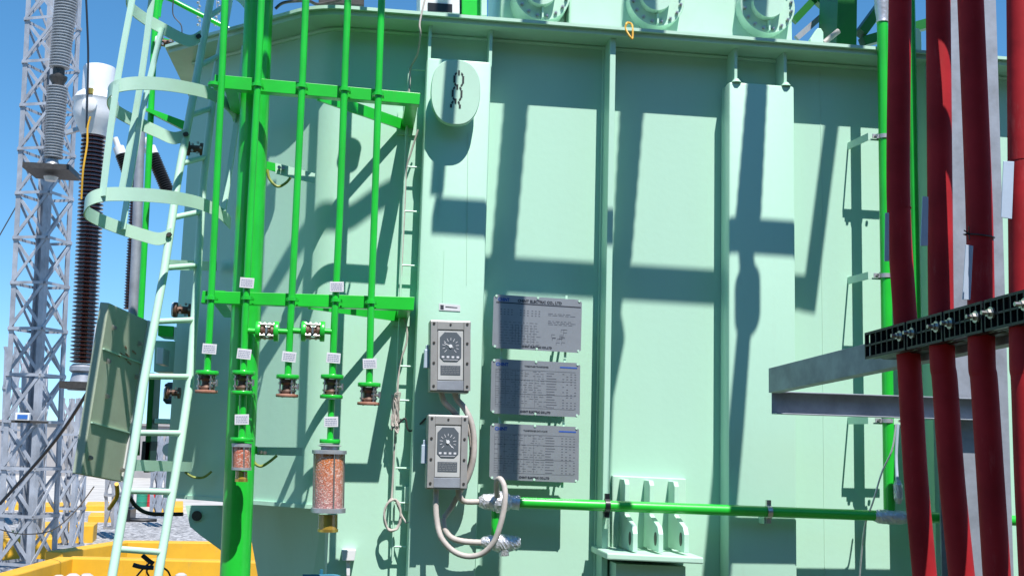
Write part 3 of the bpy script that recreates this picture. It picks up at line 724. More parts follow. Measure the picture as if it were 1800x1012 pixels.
blob([(842,881,8), (850,881,13), (865,882,14), (872,882,19), (890,882,18), (898,882,12), (912,883,13)], TC, 'foil_joint', 'foil wrapped joint where the hoses enter the green conduit', 1)
blob([(846,952,7), (858,952,12), (876,954,16), (888,955,16), (902,954,13), (910,953,11), (914,953,8)], TC, 'foil_joint', 'foil wrapped joint at the end of the looping hoses, lowest by the conduit', 2)
blob([(887,962,10), (886,976,8)], TC+.01, 'foil_joint', 'small foil knob beneath the lowest foil joint', 5, False)
blob([(1536,906,9), (1544,907,12), (1562,908,12.5), (1582,908.5,12.5), (1593,909,10)], TC, 'foil_joint', 'foil wrapped joint under the upright green pipe at right', 3)
blob([(1578,842,4), (1578,852,8), (1579,875,8), (1580,885,4)], .24, 'foil_joint', 'narrow foil wrapped end beside the upright green pipe', 4, False)
b = MB(); b.tube([W(871, 897, TC), W(870, 945, TC)], 7*sc(a), 14); tag(b.build('conduit_drop', GREEN, smooth=True), 'short green pipe between the two foil joints', 'pipe')
def hose(pts, t, r, lab, m=HOSE, name='flexible_hose', cat='hose', grp='hoses of the gauges'):
    p = smooth_path([W(x, y, q[0] if q else t) for x, y, *q in pts], 8)
    b = MB(); n = len(p); rs = [r*sc(v)*(1+.06*(i % 2)) for i, v in enumerate(p)]
    b.tube(p, rs, 12); return tag(b.build(name, m, smooth=True), lab, cat, grp)
hose([(767,855,.27), (766,885,.27), (768,915,.28), (776,945,.30), (797,968,.31), (822,977,.32), (848,972,.34), (868,952,.36), (880,920,.37), (887,885,.37), (887,858,.36), (880,842,.34), (874,845,.31), (873,860,.27), (876,876,.24)], .3, 5.0, 'long pale hose looping under the foil joints and up over the conduit')
hose([(779,910,.20), (781,928,.21), (793,944,.22), (815,951,.22), (848,953,.215)], .22, 5.2, 'short pale hose curving into the lowest foil joint')
hose([(805,858,.24), (808,872,.24), (818,881,.23), (848,881,.215)], .24, 4.8, 'short pale hose from the lower gauge box to the upper foil joint')
hose([(799,688,.24), (804,702,.24), (815,715,.25), (827,738,.26), (833,770,.26), (832,805,.26), (824,835,.25), (812,858,.24)], .25, 5.2, 'pale hose bulging right of the lower gauge box')
hose([(775,688,.24), (781,706,.24), (797,722,.22), (806,735,.20)], .24, 5, 'pale hose curving behind the lower gauge box')
hose([(822,745,.20), (829,775,.20), (828,810,.20), (815,850,.20), (800,880,.19), (780,910,.19)], .2, 4.6, 'pale hose hidden partly behind the lower gauge box')

# ================================================================== RIGHT: UPRIGHT GREEN PIPES AND BRACKETS
TG = .20
def vpipe(x0, y0, x1, y1, r, lab, t=TG, ext=.5):
    a = W(x0, y0, t); c = W(x1, y1, t); o = thing('upright_pipe', c, lab, 'pipe', 'upright green pipes at right')
    b = MB(); b.tube([a, c], r*sc(c), 20); b.build('pipe', GREEN, o, smooth=True); return o
vp1 = vpipe(1551, 36, 1563.5, 897, 10, 'thick upright green pipe left of the red cables')
vp2 = vpipe(1600, -40, 1622, 1040, 8, 'upright green pipe mostly hidden behind the leftmost red cable', .18)
b = MB(); b.rev(rev_px([(1550,-45,13), (1550,5,13), (1550.5,20,12), (1551,34,10), (1551,40,11)], TG), 20); b.build('clear_joint', FOIL, vp1, smooth=True)
def strap(y, lab, xw=1490, dx=0):
    o = thing('pipe_bracket', W(xw, y+25, 0), lab, 'bracket', 'flat brackets of the upright pipes')
    p0 = W(xw, y+25, 0); p1 = W(1526, y, TG-.01); h = 13*sc(p1)
    p0.z = p1.z
    b = MB(); b.hexa([p0+Vector((0,0,-h/2)), p1+Vector((0,0,-h/2)), p1+Vector((0,0,h/2)), p0+Vector((0,0,h/2))], [p0+Vector((.005,.0,-h/2)), p1+Vector((.005,.003,-h/2)), p1+Vector((.005,.003,h/2)), p0+Vector((.005,0,h/2))])
    e = p1+Vector((.19,0,0)); b.box((p1.x, p1.y-.0, p1.z-h/2), (e.x, p1.y+.005, p1.z+h/2))
    b.build('strap', MINT2, o)
    pc = Vector((W(1554, y, TG).x+ (y-240)*.00003, -TG, p1.z)); r = 11.2*sc(pc)
    b = MB(); b.lathe([(pc+Vector((0,0,-.010)), r), (pc+Vector((0,0,.010)), r)], Vector((1,0,0)), Vector((0,1,0)), 20)
    b.box((pc.x-r-.03, pc.y-.006, pc.z-.01), (pc.x-r+.004, pc.y-.001, pc.z+.01)); b.build('ring_clamp', GALV, o, smooth=True)
    for dx in (-.045, .055):
        q = pc+Vector((dx, -.008, 0)); b = MB(); b.lathe([(q, .007), (q+Vector((0,-.01,0)), .007)], Vector((1,0,0)), Vector((0,0,1)), 6); b.build('bolt', STEEL, o)
strap(240, 'top flat bracket holding the upright green pipes')
strap(484, 'middle flat bracket holding the upright green pipes')
strap(738, 'lowest flat bracket of the upright pipes, under the steel arms')
# thin braided earth wire hanging diagonally
hose([(1575,745,.3), (1568,790,.3), (1550,830,.26), (1535,880,.24), (1520,925,.2), (1512,1000,.15), (1508,1060,.12)], .2, 1.6, 'thin braided wire trailing down beside the upright green pipe', FOIL, 'braided_wire', 'wire', None)
hose([(1578,745,.22), (1575,800,.22), (1577,845,.24)], .22, 3, 'slim grey tube behind the leftmost red cable', TAGB, 'slim_tube', 'tube', None)

# ================================================================== RIGHT: STEEL COLUMN, ARMS, CABLES, CLEATS
cx0 = W(1674, 500, .42).x; cx1 = W(1766, 500, .42).x
st = thing('steel_column', ((cx0+cx1)/2, -.34, 0), 'grey steel column standing behind the red cables', 'column')
b = MB(); b.box((cx0, -.42, 0), (cx1, -.408, 6.0)); b.build('flange', GALVD, st); b = MB(); b.box((cx0, -.27, 0), (cx1, -.258, 6.0)); b.build('flange', GALVD, st)
b = MB(); xm = (cx0+cx1)/2; b.box((xm-.005, -.408, 0), (xm+.005, -.27, 6.0)); b.build('web', GALVD, st)
b = MB(); b.box((cx0-.09, -.5, 0), (cx1+.09, -.18, .02)); b.build('foot_plate', GALVD, st)
XA = 1.715
# arm 2 (parallel to the wall)
b = MB(); q = [(1365,687), (1700,699), (1700,740), (1365,727)]
a4 = [W(x, y, .50) for x, y in q]; TLp, TRp, BRp, BLp = a4
x9 = cx0+.12
b.box((TLp.x, -.445, BLp.z), (x9, -.439, TLp.z)); b.box((TLp.x, -.50, TLp.z-.005), (x9, -.445, TLp.z)); b.box((TLp.x, -.50, BLp.z), (x9, -.445, BLp.z+.005))
tag(b.build('channel_arm', GALVD, bevel=.0012), 'lower dark steel arm fixed level to the grey column', 'steel arm', 'steel arms under the cable clamps')
# arm 1 (towards the viewer)
pe = W(1351, 668, .60); za1 = W(1351, 647, .60).z+.03; za0 = W(1351, 690, .60).z+.03; XA = pe.x
def sbox(b, u0, u1, t0, t1, z0, z1):                # box skewed along the row of cables (u: distance from the arm line)
    A = lambda u, t, z: Vector((xrow(t, XA)+u, -t, z+.05*(t-1.2)))
    return b.hexa([A(u0,t1,z0), A(u1,t1,z0), A(u1,t1,z1), A(u0,t1,z1)], [A(u0,t0,z0), A(u1,t0,z0), A(u1,t0,z1), A(u0,t0,z1)])
b = MB(); sbox(b, 0, .006, .6, 3.2, za0, za1); sbox(b, .006, .05, .6, 3.2, za1-.006, za1); sbox(b, .006, .05, .6, 3.2, za0, za0+.006)
tag(b.build('channel_arm', GALVD, bevel=.0012), 'upper dark steel arm slanting toward the red cables and their clamps', 'steel arm', 'steel arms under the cable clamps')
XC = XA-.055; CR = .037
def t_at(px_, py_, X):                               # t where the pixel ray meets plane x = X
    r = ray(px_, py_); k = (X+MR*(-CAM.y-.6))/(r.x+MR*r.y); return -(CAM.y+r.y*k)
cab = [([(1582,0),(1579,336),(1590,542),(1597,626),(1600,672),(1610,840),(1625,1008)], 'leftmost red cable, beside the upright green pipe'),
       ([(1649,0),(1652,336),(1654,540),(1657,640),(1661,672),(1673,840),(1690,1008)], 'second red cable from the left'),
       ([(1706,0),(1720,336),(1724,510),(1726,640),(1730,672),(1741,840),(1752,1008)], 'third red cable from the left, tied with black string'),
       ([(1794,0),(1797,336),(1799,520),(1800,640),(1803,672),(1809,840),(1817,1008)], 'rightmost red cable, the only one in full sun')]
cleat_t = []
cabs = []
for i, (path, lab) in enumerate(cab):
    p = next(q for q in path if 500 < q[1] < 545 or q[1] == 520); tt = t_at(p[0], p[1], XC); cleat_t.append(tt)
    pts = [W(x, y, tt) for x, y in path]
    top = pts[0]+(pts[0]-pts[1])*.3; top.z = pts[0].z+.35
    pts = [top+Vector((1.3+.1*i,-.75,.30)), top+Vector((.5,-.45,.27)), top+Vector((.13,-.15,.18)), top]+pts; d_ = pts[-1]-pts[-2]; pts.append(pts[-1]+d_.normalized()*.9)
    if pts[-1].z < .05: pts[-1].z = .05
    o = thing('power_cable', pts[-1], lab, 'cable', 'thick red power cables'); cabs.append(o)
    b = MB(); b.tube(smooth_path(pts, 8), CR, 24); b.build('sheath', RED, o, smooth=True)
    for ya in ((366,), (700,), (), (283,))[i]:
        k = max(j for j in range(len(path)-1) if path[j][1] <= ya); f = (ya-path[k][1])/(path[k+1][1]-path[k][1]); c = W(lerp(path[k][0], path[k+1][0], f), ya, tt)
        b = MB(); b.tube([c+Vector((0,0,-.002)), c+Vector((0,0,.002))], CR+.0012, 24); b.build('tape_ring', RED, o, smooth=True)
def hang(i, q, lab):
    # flat label hung against the cable, facing the camera side
    tt = cleat_t[i]+.035; b = MB(); a = [W(x, y, tt) for x, y in q]; b.hexa(a, [p+Vector((0,.003,0)) for p in a])
    o = b.build('cable_tag', TAGB, bevel=.001); tag(o, lab, 'tag', 'pale tags on the red cables')
    c = W((q[0][0]+q[1][0])/2, q[0][1]+7, tt+.002); b = MB(); 
    return o
hang(0, [(1556,374), (1563,374), (1563,459), (1555,459)], 'pale strip tag left of the leftmost red cable')
hang(1, [(1622,345), (1632,346), (1631,432), (1618,432)], 'pale strip tag left of the second red cable')
hang(2, [(1698,430), (1711,432), (1706,527), (1692,526)], 'pale strip tag on the third red cable, lowest of the tags')
hang(3, [(1764,283), (1783,284), (1779,385), (1760,382)], 'widest pale strip tag, beside the rightmost red cable')
c = W(1722, 415, cleat_t[2]); b = MB()
ring = [c+Vector((math.cos(a)*(CR+.003), math.sin(a)*(CR+.003), .006*math.sin(a)-.004*math.cos(a))) for a in [2*math.pi*k/20 for k in range(21)]]
b.tube(ring, .0022, 6); e = c+Vector((-CR-.003,-.012,.002))
for d_ in ((-.02,-.01,.008), (-.022,-.01,-.004), (-.006,-.012,.02), (-.004,-.01,-.018)): b.tube([e, e+Vector(d_)], .0018, 6)
tag(b.build('black_tie', BLACK, smooth=True), 'thin black string tied round the third red cable', 'string')
# cleats: a chain of black clamps around the cables
zc0 = EYE+.288; zc1 = EYE+.376
edges = [cleat_t[0]-.155]+[(cleat_t[i]+cleat_t[i+1])/2 for i in range(3)]+[cleat_t[3]+.12]
for i in range(4):
    t0, t1 = edges[i]+.005, edges[i+1]-.005
    lab = ['black cable clamp on the leftmost red cable', 'black cable clamp on the second red cable', 'black cable clamp on the third red cable', 'black cable clamp on the rightmost red cable'][i]
    o = thing('cable_clamp', (XC, -(t0+t1)/2, zc0), lab, 'clamp', 'black clamps round the red cables')
    u = XC-XA; ul = u-CR-.020; ur = u+CR+.014; b = MB()
    sbox(b, ul+.014, u-CR*.35, t0, t1, zc0, zc1); sbox(b, u-CR*.35+.002, ur, t0, t1, zc0, zc1)
    b.build('body', BLACK, o, bevel=.012)
    b = MB(); sbox(b, ul, ul+.014, t0, t1, zc0, zc0+.008); sbox(b, ul, ul+.014, t0, t1, zc1-.008, zc1); sbox(b, ul, ul+.014, t0, t1, (zc0+zc1)/2-.003, (zc0+zc1)/2+.003)
    n = 7
    for k in range(n+1):
        y = t0+(t1-t0-.006)*k/n; sbox(b, ul, ul+.0138, y, y+.005, zc0+.008, zc1-.008)
    b.build('ribs', BLACK, o)
    xl = xrow((t0+t1)/2, XA)+ul
    for yy in (-t0-.03, -t1+.03):
        p = Vector((xrow(-yy, XA)+ul, yy, (zc0+zc1)/2+.004+.05*(-yy-1.2))); b = MB()
        b.lathe([(p+Vector((.004,0,0)), .017), (p+Vector((-.002,0,0)), .017)], Vector((0,1,0)), Vector((0,0,1)), 18)
        b.lathe([(p+Vector((-.002,0,0)), .011), (p+Vector((-.012,0,0)), .011)], Vector((0,1,0)), Vector((0,0,1)), 6)
        b.tube([p+Vector((-.012,0,0)), p+Vector((-.028,0,0))], .006, 10)
        if not (i == 0 and yy == -t0-.03): b.build('bolt', STEEL, o)
# ================================================================== CLIPPED CABLE LEFT OF THE FIRST BOX RIB
def wire(pts, t, r, m, name, lab, cat, grp=None):
    p = smooth_path([W(x, y, q[0] if q else t) for x, y, *q in pts], 6); b = MB(); b.tube(p, r*.00255, 8)
    return tag(b.build(name, m, smooth=True), lab, cat, grp)
wire([(748,-5,.18), (738,40,.19), (739,60,.185), (734,95,.12), (722,120,.06), (720,150,.06), (716,200,.06)], .1, 1.8, HOSE, 'sensor_wire', 'thin wire dropping from the tank rim above the first box rib', 'wire')
wire([(735,228,.08), (722,270,.06), (714,300,.05), (711,370,.05), (706,470,.05), (704,530,.05), (716,590,.06), (703,640,.05), (698,700,.06), (694,770,.06), (690,850,.05), (688,880,.06)], .1, 1.8, HOSE, 'sensor_wire', 'thin wire running down the wall left of the gauge boxes', 'wire')
cl = thing('wire_rail', W(712, 500, .05), 'row of small clips and a thin rod left of the gauge boxes', 'wire rail')
b = MB(); b.tube([W(719,118,.05), W(712,300,.05)], .005, 8); b.tube([W(712,300,.05), W(699,640,.05)], .005, 8); b.tube([W(699,640,.05), W(690,985,.05)], .005, 8); b.build('rod', MINT2, cl, smooth=True)
for y, x in ((122,719), (293,712), (371,709), (466,706), (643,700), (703,698), (822,694), (883,692), (960,690)):
    p = W(x, y, .05); b = MB(); b.tube([p, Vector((bx[0]+.01, p.y, p.z))], .0045, 8); b.build('clip', MINT2, cl, smooth=True)
# coil of wire and tangle
rnd = random.Random(4); c = W(690, 905, .09); pts = []
for k in range(60):
    a = 2*math.pi*k/14; pts.append(c+Vector((math.cos(a)*.036+rnd.uniform(-.003,.003), -.008+.0004*k, math.sin(a)*.068+rnd.uniform(-.004,.004))))
pts += [c+Vector((.06,-.01,-.03)), c+Vector((.10,-.02,.005))]
b = MB(); b.tube(smooth_path(pts, 3), .0042, 7); tag(b.build('wire_coil', HOSE, smooth=True), 'coil of pale wire hanging low on the wall left of the lower gauge', 'wire coil')
c = W(695, 725, .09); pts = []
for k in range(46):
    pts.append(c+Vector((rnd.uniform(-.018,.018), rnd.uniform(-.015,.01), .10*math.cos(k*1.1)*rnd.uniform(.5,1))))
b = MB(); b.tube(smooth_path(pts, 4), .0032, 6); tag(b.build('wire_bundle', HOSE, smooth=True), 'tangled bundle of pale wire on the rail beside the lower gauge', 'wire bundle')
wire([(700,745,.09), (712,735,.1), (716,752,.1), (722,757,.1), (735,748,.12), (748,735,.15)], .1, 1.7, DARKM, 'sensor_wire', 'dark wire end poking from the tangled bundle to the lower gauge', 'wire')
# small junction pieces on the wall
b = MB(); b.quadbox([(711,855), (722,855), (722,898), (711,898)], 0, .05); tag(b.build('small_plate', MINT2, bevel=.002), 'small mint plate low on the wall right of the wire coil', 'plate')
b = MB(); b.quadbox([(600,966), (626,966), (623,985), (602,985)], .0, .06); b.quadbox([(608,985), (616,985), (615,1012), (609,1012)], .0, .04)
tag(b.build('white_socket', WHITE, bevel=.003), 'small white socket low on the wall right of the large breather', 'socket')
b = MB(); b.tube(smooth_path([W(x, y, .12) for x, y in ((532,1011), (560,1011), (590,1011), (600,1017), (606,1040))]), .006, 8); b.tube([W(565,1000,.1), W(563,1030,.1)], .008, 8)
tag(b.build('blue_pipe', mat('blue_tube', (.03,.18,.28), .35), smooth=True), 'thin dark blue tube under the large breather', 'tube')
# earthing straps on the column
def earth(pg, pm, wp, lab, t, tw):
    o = thing('earth_strap', W(*pg[0], t), lab, 'earth strap', 'earth straps on the thick column')
    b = MB(); b.quadbox(pg, t-.006, t); b.build('green_tab', GREEN, o)
    b = MB(); b.quadbox(pm, t-.012, t-.006); b.build('mint_tab', MINT2, o)
    for x, y in ((pm[0][0]+7, pm[0][1]+9), (pm[0][0]+14, pm[0][1]+10)):
        p = W(x, y, t); b = MB(); b.lathe([(p, .008), (p+Vector((0,-.012,0)), .008)], Vector((1,0,0)), Vector((0,0,1)), 6); b.build('bolt', STEEL, o)
    b = MB(); b.tube(smooth_path([W(x, y, tw) for x, y in wp]), .006, 8); b.build('wire', YGW, o, smooth=True)
earth([(467,283), (484,287), (484,302), (467,297)], [(484,286), (554,305), (553,323), (484,305)], [(470,298), (474,315), (488,328), (502,322), (511,312)], 'upper earth strap between the thick column and the tank', .20, .24)
earth([(440,782), (452,784), (452,798), (440,796)], [(452,785), (532,786), (532,801), (452,799)], [(443,792), (447,812), (458,819), (472,812), (487,800)], 'lower earth strap between the thick column and the tank', .20, .24)

# ================================================================== LADDER WITH CAGE
LR = [(197,1012,.55), (235,790,.42), (252,676,.36), (289,474,.22), (312,319,.12), (346,134,.0), (370,0,-.08), (381,-60,-.12)]
RRl = [(278,1012,.42), (316,790,.28), (333,676,.2), (346,500,.08), (357,319,-.02), (379,134,-.14), (403,0,-.2), (414,-60,-.24)]
lad = thing('caged_ladder', W(238, 1012, .5), 'mint green ladder with hoop cage leaning against the left end of the tank', 'ladder')
def at_y(L, y):
    for i in range(len(L)-1):
        a, b_ = L[i], L[i+1]
        if b_[1] <= y <= a[1]:
            f = (a[1]-y)/(a[1]-b_[1]); return W(lerp(a[0], b_[0], f), y, lerp(a[2], b_[2], f))
    a = L[0]; return W(a[0]-(y-a[1])*.17, y, a[2])
def strip(pts, w, th, outv):                        # flat bar along a path: w across (tangent x out), th thick
    b = MB(); vs = []; n = len(pts)
    for i, p in enumerate(pts):
        t = (pts[min(i+1, n-1)]-pts[max(i-1, 0)]).normalized(); o_ = outv[i] if isinstance(outv, list) else outv
        o_ = (o_-t*o_.dot(t)).normalized(); s_ = t.cross(o_).normalized()
        vs += [p+s_*w/2+o_*th/2, p-s_*w/2+o_*th/2, p-s_*w/2-o_*th/2, p+s_*w/2-o_*th/2]
    fs = [(0,1,2,3), (4*n-1, 4*n-2, 4*n-3, 4*n-4)]
    for i in range(n-1):
        for k in range(4): fs.append((4*i+k, 4*i+(k+1) % 4, 4*i+4+(k+1) % 4, 4*i+4+k))
    return b.add(vs, fs)
for L, nm in ((LR, 'rail'), (RRl, 'rail')):
    pts = [W(x, y, t) for x, y, t in L]; pts.insert(0, pts[0]+(pts[0]-pts[1]).normalized()*1.15); pts[0].z = max(pts[0].z, .02)
    b = MB(); b.tube(pts, .0175, 14); b.build(nm, MINT2, lad, smooth=True)
for yl, yr in ((1065,1070), (964,970), (862,864), (760,761), (661,662), (565,562), (471,466), (383,372), (288,276), (204,190), (117,98), (32,6), (-40,-75)):
    b = MB(); b.tube([at_y(LR, yl), at_y(RRl, yr)], .0125, 12); b.build('rung', MINT2, lad, smooth=True)
def hoop(pts, w=.055):
    p = smooth_path([W(x, y, t) for x, y, t in pts], 6); c = sum(p, Vector())/len(p)
    out = [Vector((q.x-c.x, q.y-c.y, 0)).normalized() for q in p]
    b = MB(); vs = []; n = len(p)
    for i, q in enumerate(p):
        o_ = out[i]; z = Vector((0,0,w/2)); h = o_*.003
        vs += [q+z+h, q-z+h, q-z-h, q+z-h]
    fs = [(0,1,2,3), (4*n-1, 4*n-2, 4*n-3, 4*n-4)]
    for i in range(n-1):
        for k in range(4): fs.append((4*i+k, 4*i+(k+1) % 4, 4*i+4+(k+1) % 4, 4*i+4+k))
    b.add(vs, fs); h_ = b.build('hoop', MINT2, lad, smooth=True)
    e = p[-1]
    for d_ in (.015, .04):
        q = e.lerp(p[-4], d_/.1) ; b = MB(); b.lathe([(q+Vector((0,-.004,0)), .010), (q+Vector((0,-.018,0)), .009)], Vector((1,0,0)), Vector((0,0,1)), 6); b.build('bolt', DARKM, h_)
hoop([(416,208,.0), (400,184,.08), (370,165,.20), (320,153,.38), (270,147,.52), (225,148,.60), (196,157,.58), (190,174,.46), (205,195,.30), (238,214,.18), (275,231,.12), (305,243,.09), (330,236,.08)])
hoop([(405,392,.06), (385,373,.16), (350,357,.28), (300,347,.44), (240,342,.58), (185,342,.66), (156,352,.66), (150,370,.56), (172,385,.42), (212,401,.32), (250,413,.26), (280,420,.22), (300,412,.2)])
hoop([(448,40,-.1), (425,-2,.0), (390,-20,.14), (340,-38,.3), (290,-45,.44), (245,-35,.5), (224,-15,.46), (228,10,.34), (250,30,.22), (285,50,.12), (330,72,.03), (352,64,.0)])
for path in ([(240,-40,.52), (205,150,.60), (180,345,.67)], [(272,-45,.42), (248,140,.46), (212,345,.50)], [(430,80,-.05), (417,208,.0), (392,372,.14)], [(285,50,.14), (246,216,.2), (215,404,.33)]):
    pts = smooth_path([W(x, y, t) for x, y, t in path], 3)
    b = strip(pts, .030, .006, Vector((-.5,-.8,0))); b.build('strap', MINT2, lad)
# horizontal ladder stays to the tank
for y, x0, x1 in ((817, 232, 335), (465, 296, 380)):
    b = MB(); a = at_y(LR, y); c = W(x1, y+3, -.45); b.bar(a, c, .008, .045); b.build('stay', MINT2, lad)

# ================================================================== OLIVE CABINET
cb = thing('control_cabinet', W(180, 845, .9), 'olive grey metal cabinet hung slanting left of the ladder', 'cabinet')
q = [(192,532), (264,565), (217,847), (143,833)]
a4 = [W(x, y, t) for (x, y), t in zip(q, (-.2, -.65, -.65, -.2))]; nrm = (a4[1]-a4[0]).cross(a4[3]-a4[0]).normalized()
if nrm.y < 0: nrm = -nrm
b = MB(); b.hexa(a4, [p+nrm*.045 for p in a4]); b.build('panel', OLIVE, cb, bevel=.004)
def cg(u, v, o=0): return a4[0].lerp(a4[1], u).lerp(a4[3].lerp(a4[2], u), v)-nrm*o
for v in (.27, .70):
    b = MB(); b.bar(cg(.02, v, .003), cg(.97, v, .003), .006, .012, up=nrm); b.build('seam', MINT2, cb)
b = MB(); b.hexa([cg(.93, .0, .008), cg(1.0, .0, .008), cg(1.0, 1, .008), cg(.93, 1, .008)], [cg(.93, 0, 0), cg(1, 0, 0), cg(1, 1, 0), cg(.93, 1, 0)]); b.build('edge_strip', WHITE, cb)
for u, v in ((.15,.13), (.15,.33), (.8,.16), (.85,.36), (.25,.53), (.88,.93), (.1,.9)):
    p = cg(u, v, .0); b = MB(); b.lathe([(p, .014), (p-nrm*.012, .010)], Vector((1,0,0)), Vector((0,0,1)), 8); b.build('stud', STEEL, cb, smooth=True)
b = MB()
for k in range(9): 
    u = random.uniform(.3, .75); v = random.uniform(.2, .3); b.bar(cg(u, v, .001), cg(u+random.uniform(.03,.1), v+.01, .001), .008, .001, up=nrm)
b.build('red_marks', mat('faded_red', (.36,.2,.13), .7), cb)
b = MB(); b.quadbox([(166,566), (190,562), (160,822), (138,800)], -1.3, -1.2)
tag(b.build('white_box', WHITE, bevel=.025, smooth=True), 'tall white rounded box edge behind the olive cabinet', 'box')
# hoses beneath the cabinet
wire([(205,850,-.4), (206,870,-.5), (198,885,-.5), (192,893,-.6)], 0, 4, YEL, 'yellow_hose', 'short yellow hose under the olive cabinet', 'hose')
wire([(228,872,-.6), (240,890,-.7), (265,902,-.8), (322,903,-.8)], 0, 4, BLACK, 'black_hose', 'black hose sagging behind the ladder to the tank base', 'hose')
wire([(325,829,-.4), (340,838,-.4), (358,838,-.4), (372,828,-.4)], 0, 2.2, YGW, 'earth_wire', 'yellow green wire loop low on the tank end', 'wire')

# ================================================================== THIN GREEN PIPE AND EQUIPMENT BEHIND THE LADDER
gp = thing('rear_green_pipe', W(250, 650, -1.0), 'thin green pipe rising behind the ladder cage against the sky', 'pipe')
b = MB(); b.tube([W(x, y, -1.0) for x, y in ((280,-40), (272,50), (259,336), (247,560), (240,800))], [5.5*sc(W(260,300,-1))]*5, 14); b.build('pipe', GREEN, gp, smooth=True)
b = MB(); b.tube(smooth_path([W(x, y, -1.05) for x, y in ((278,30), (283,0), (296,-2), (330,15), (388,44), (420,60))]), 4.5*sc(W(260,300,-1)), 12); b.build('branch', GREEN, gp, smooth=True)
b = MB(); b.quadbox([(252,192), (262,190), (330,215), (330,232), (285,224), (254,208)][:4], -1.0, -.96); b.build('bracket', GREEN, gp)
b = MB(); b.quadbox([(268,62), (300,70), (300,82), (268,72)], -1.0, -.95); b.build('bracket', GREEN, gp)
# grey tube beside it
b = MB(); b.tube([W(x, y, -2.0) for x, y in ((247,215), (241,400), (232,600), (226,720))], 8.5*sc(W(245,300,-2)), 16)
tag(b.build('grey_tube', GALVD, smooth=True), 'upright grey tube left of the thin green rear pipe', 'tube')
# small valve parts seen against the tank end
def clutter(px_, py_, t, sz, lab, seed):
    rnd = random.Random(seed); c = W(px_, py_, t); s = sc(c)*sz; o = thing('rear_valve', c, lab, 'valve', 'valves behind the ladder')
    b = MB(); b.lathe([(c+Vector((-.9*s,0,0)), s*.8), (c+Vector((-.6*s,0,0)), s*.8), (c+Vector((-.55*s,0,0)), s*.4), (c+Vector((.5*s,0,0)), s*.4), (c+Vector((.55*s,0,0)), s*.7), (c+Vector((.85*s,0,0)), s*.7)], Vector((0,1,0)), Vector((0,0,1)), 18); b.build('body', VALVE, o, smooth=True)
    b = MB(); b.lathe([(c+Vector((-1.1*s,0,0)), s*.72), (c+Vector((-.92*s,0,0)), s*.8)], Vector((0,1,0)), Vector((0,0,1)), 18); b.build('flange', WHITE, o, smooth=True)
    for k in range(5):
        a = 2*math.pi*k/5; q = c+Vector((.2*s, -s*.6, 0))+Vector((.5*math.cos(a)*s, 0, .6*math.sin(a)*s)); b = MB(); b.tube([q, q+Vector((0,-.2*s,0))], s*.14, 6); b.build('bolt', STEEL, o)
clutter(322, 545, -.25, 17, 'rusty valve behind a ladder rung beside the lower green beam', 1)
clutter(343, 262, -.2, 16, 'dark valve with a pale flange behind the upper ladder', 2)
clutter(291, 76, -.9, 15, 'small valve with a pale wheel in front of the sky behind the ladder top', 3)
clutter(305, 690, -.3, 14, 'dark valve behind the middle of the ladder', 4)
# hanging wires + chain at the top left of the tank
wire([(306,-10,-1), (304,25,-1), (318,44,-1), (320,60,-1)], -1, 1.2, DARKM, 'hanging_wire', 'thin dark wire against the sky right of the ladder cage top', 'wire')
for x, lab in ((348, 'left string of beads hanging in the sky beside the ladder top'), (378, 'right string of beads hanging in the sky beside the ladder top')):
    b = MB()
    for k in range(9):
        c = W(x+(k % 2)*3+ (0 if x < 360 else (8-k)), -8+k*6.5, -1.5); b.lathe([(c+Vector((0,0,-.008)), .003), (c, .010), (c+Vector((0,0,.008)), .003)], Vector((1,0,0)), Vector((0,1,0)), 8)
    b.tube([W(x+2, -12, -1.5), W(x+4, 48, -1.5)], .002, 5)
    tag(b.build('bead_string', GALV, smooth=True), lab, 'string')

# ================================================================== BACKGROUND SWITCHYARD
def insulator_rows(x0, y0, x1, y1, r0, r1, n, t, depth=.68):
    rows = []
    for k in range(n):
        for f, q in ((0, depth), (.25, 1.0), (.45, 1.0), (.7, depth)):
            u = (k+f)/n; x = lerp(x0, x1, u); y = lerp(y0, y1, u); r = lerp(r0, r1, u)*q; rows.append((x, y, r))
    return rev_px(rows, t)
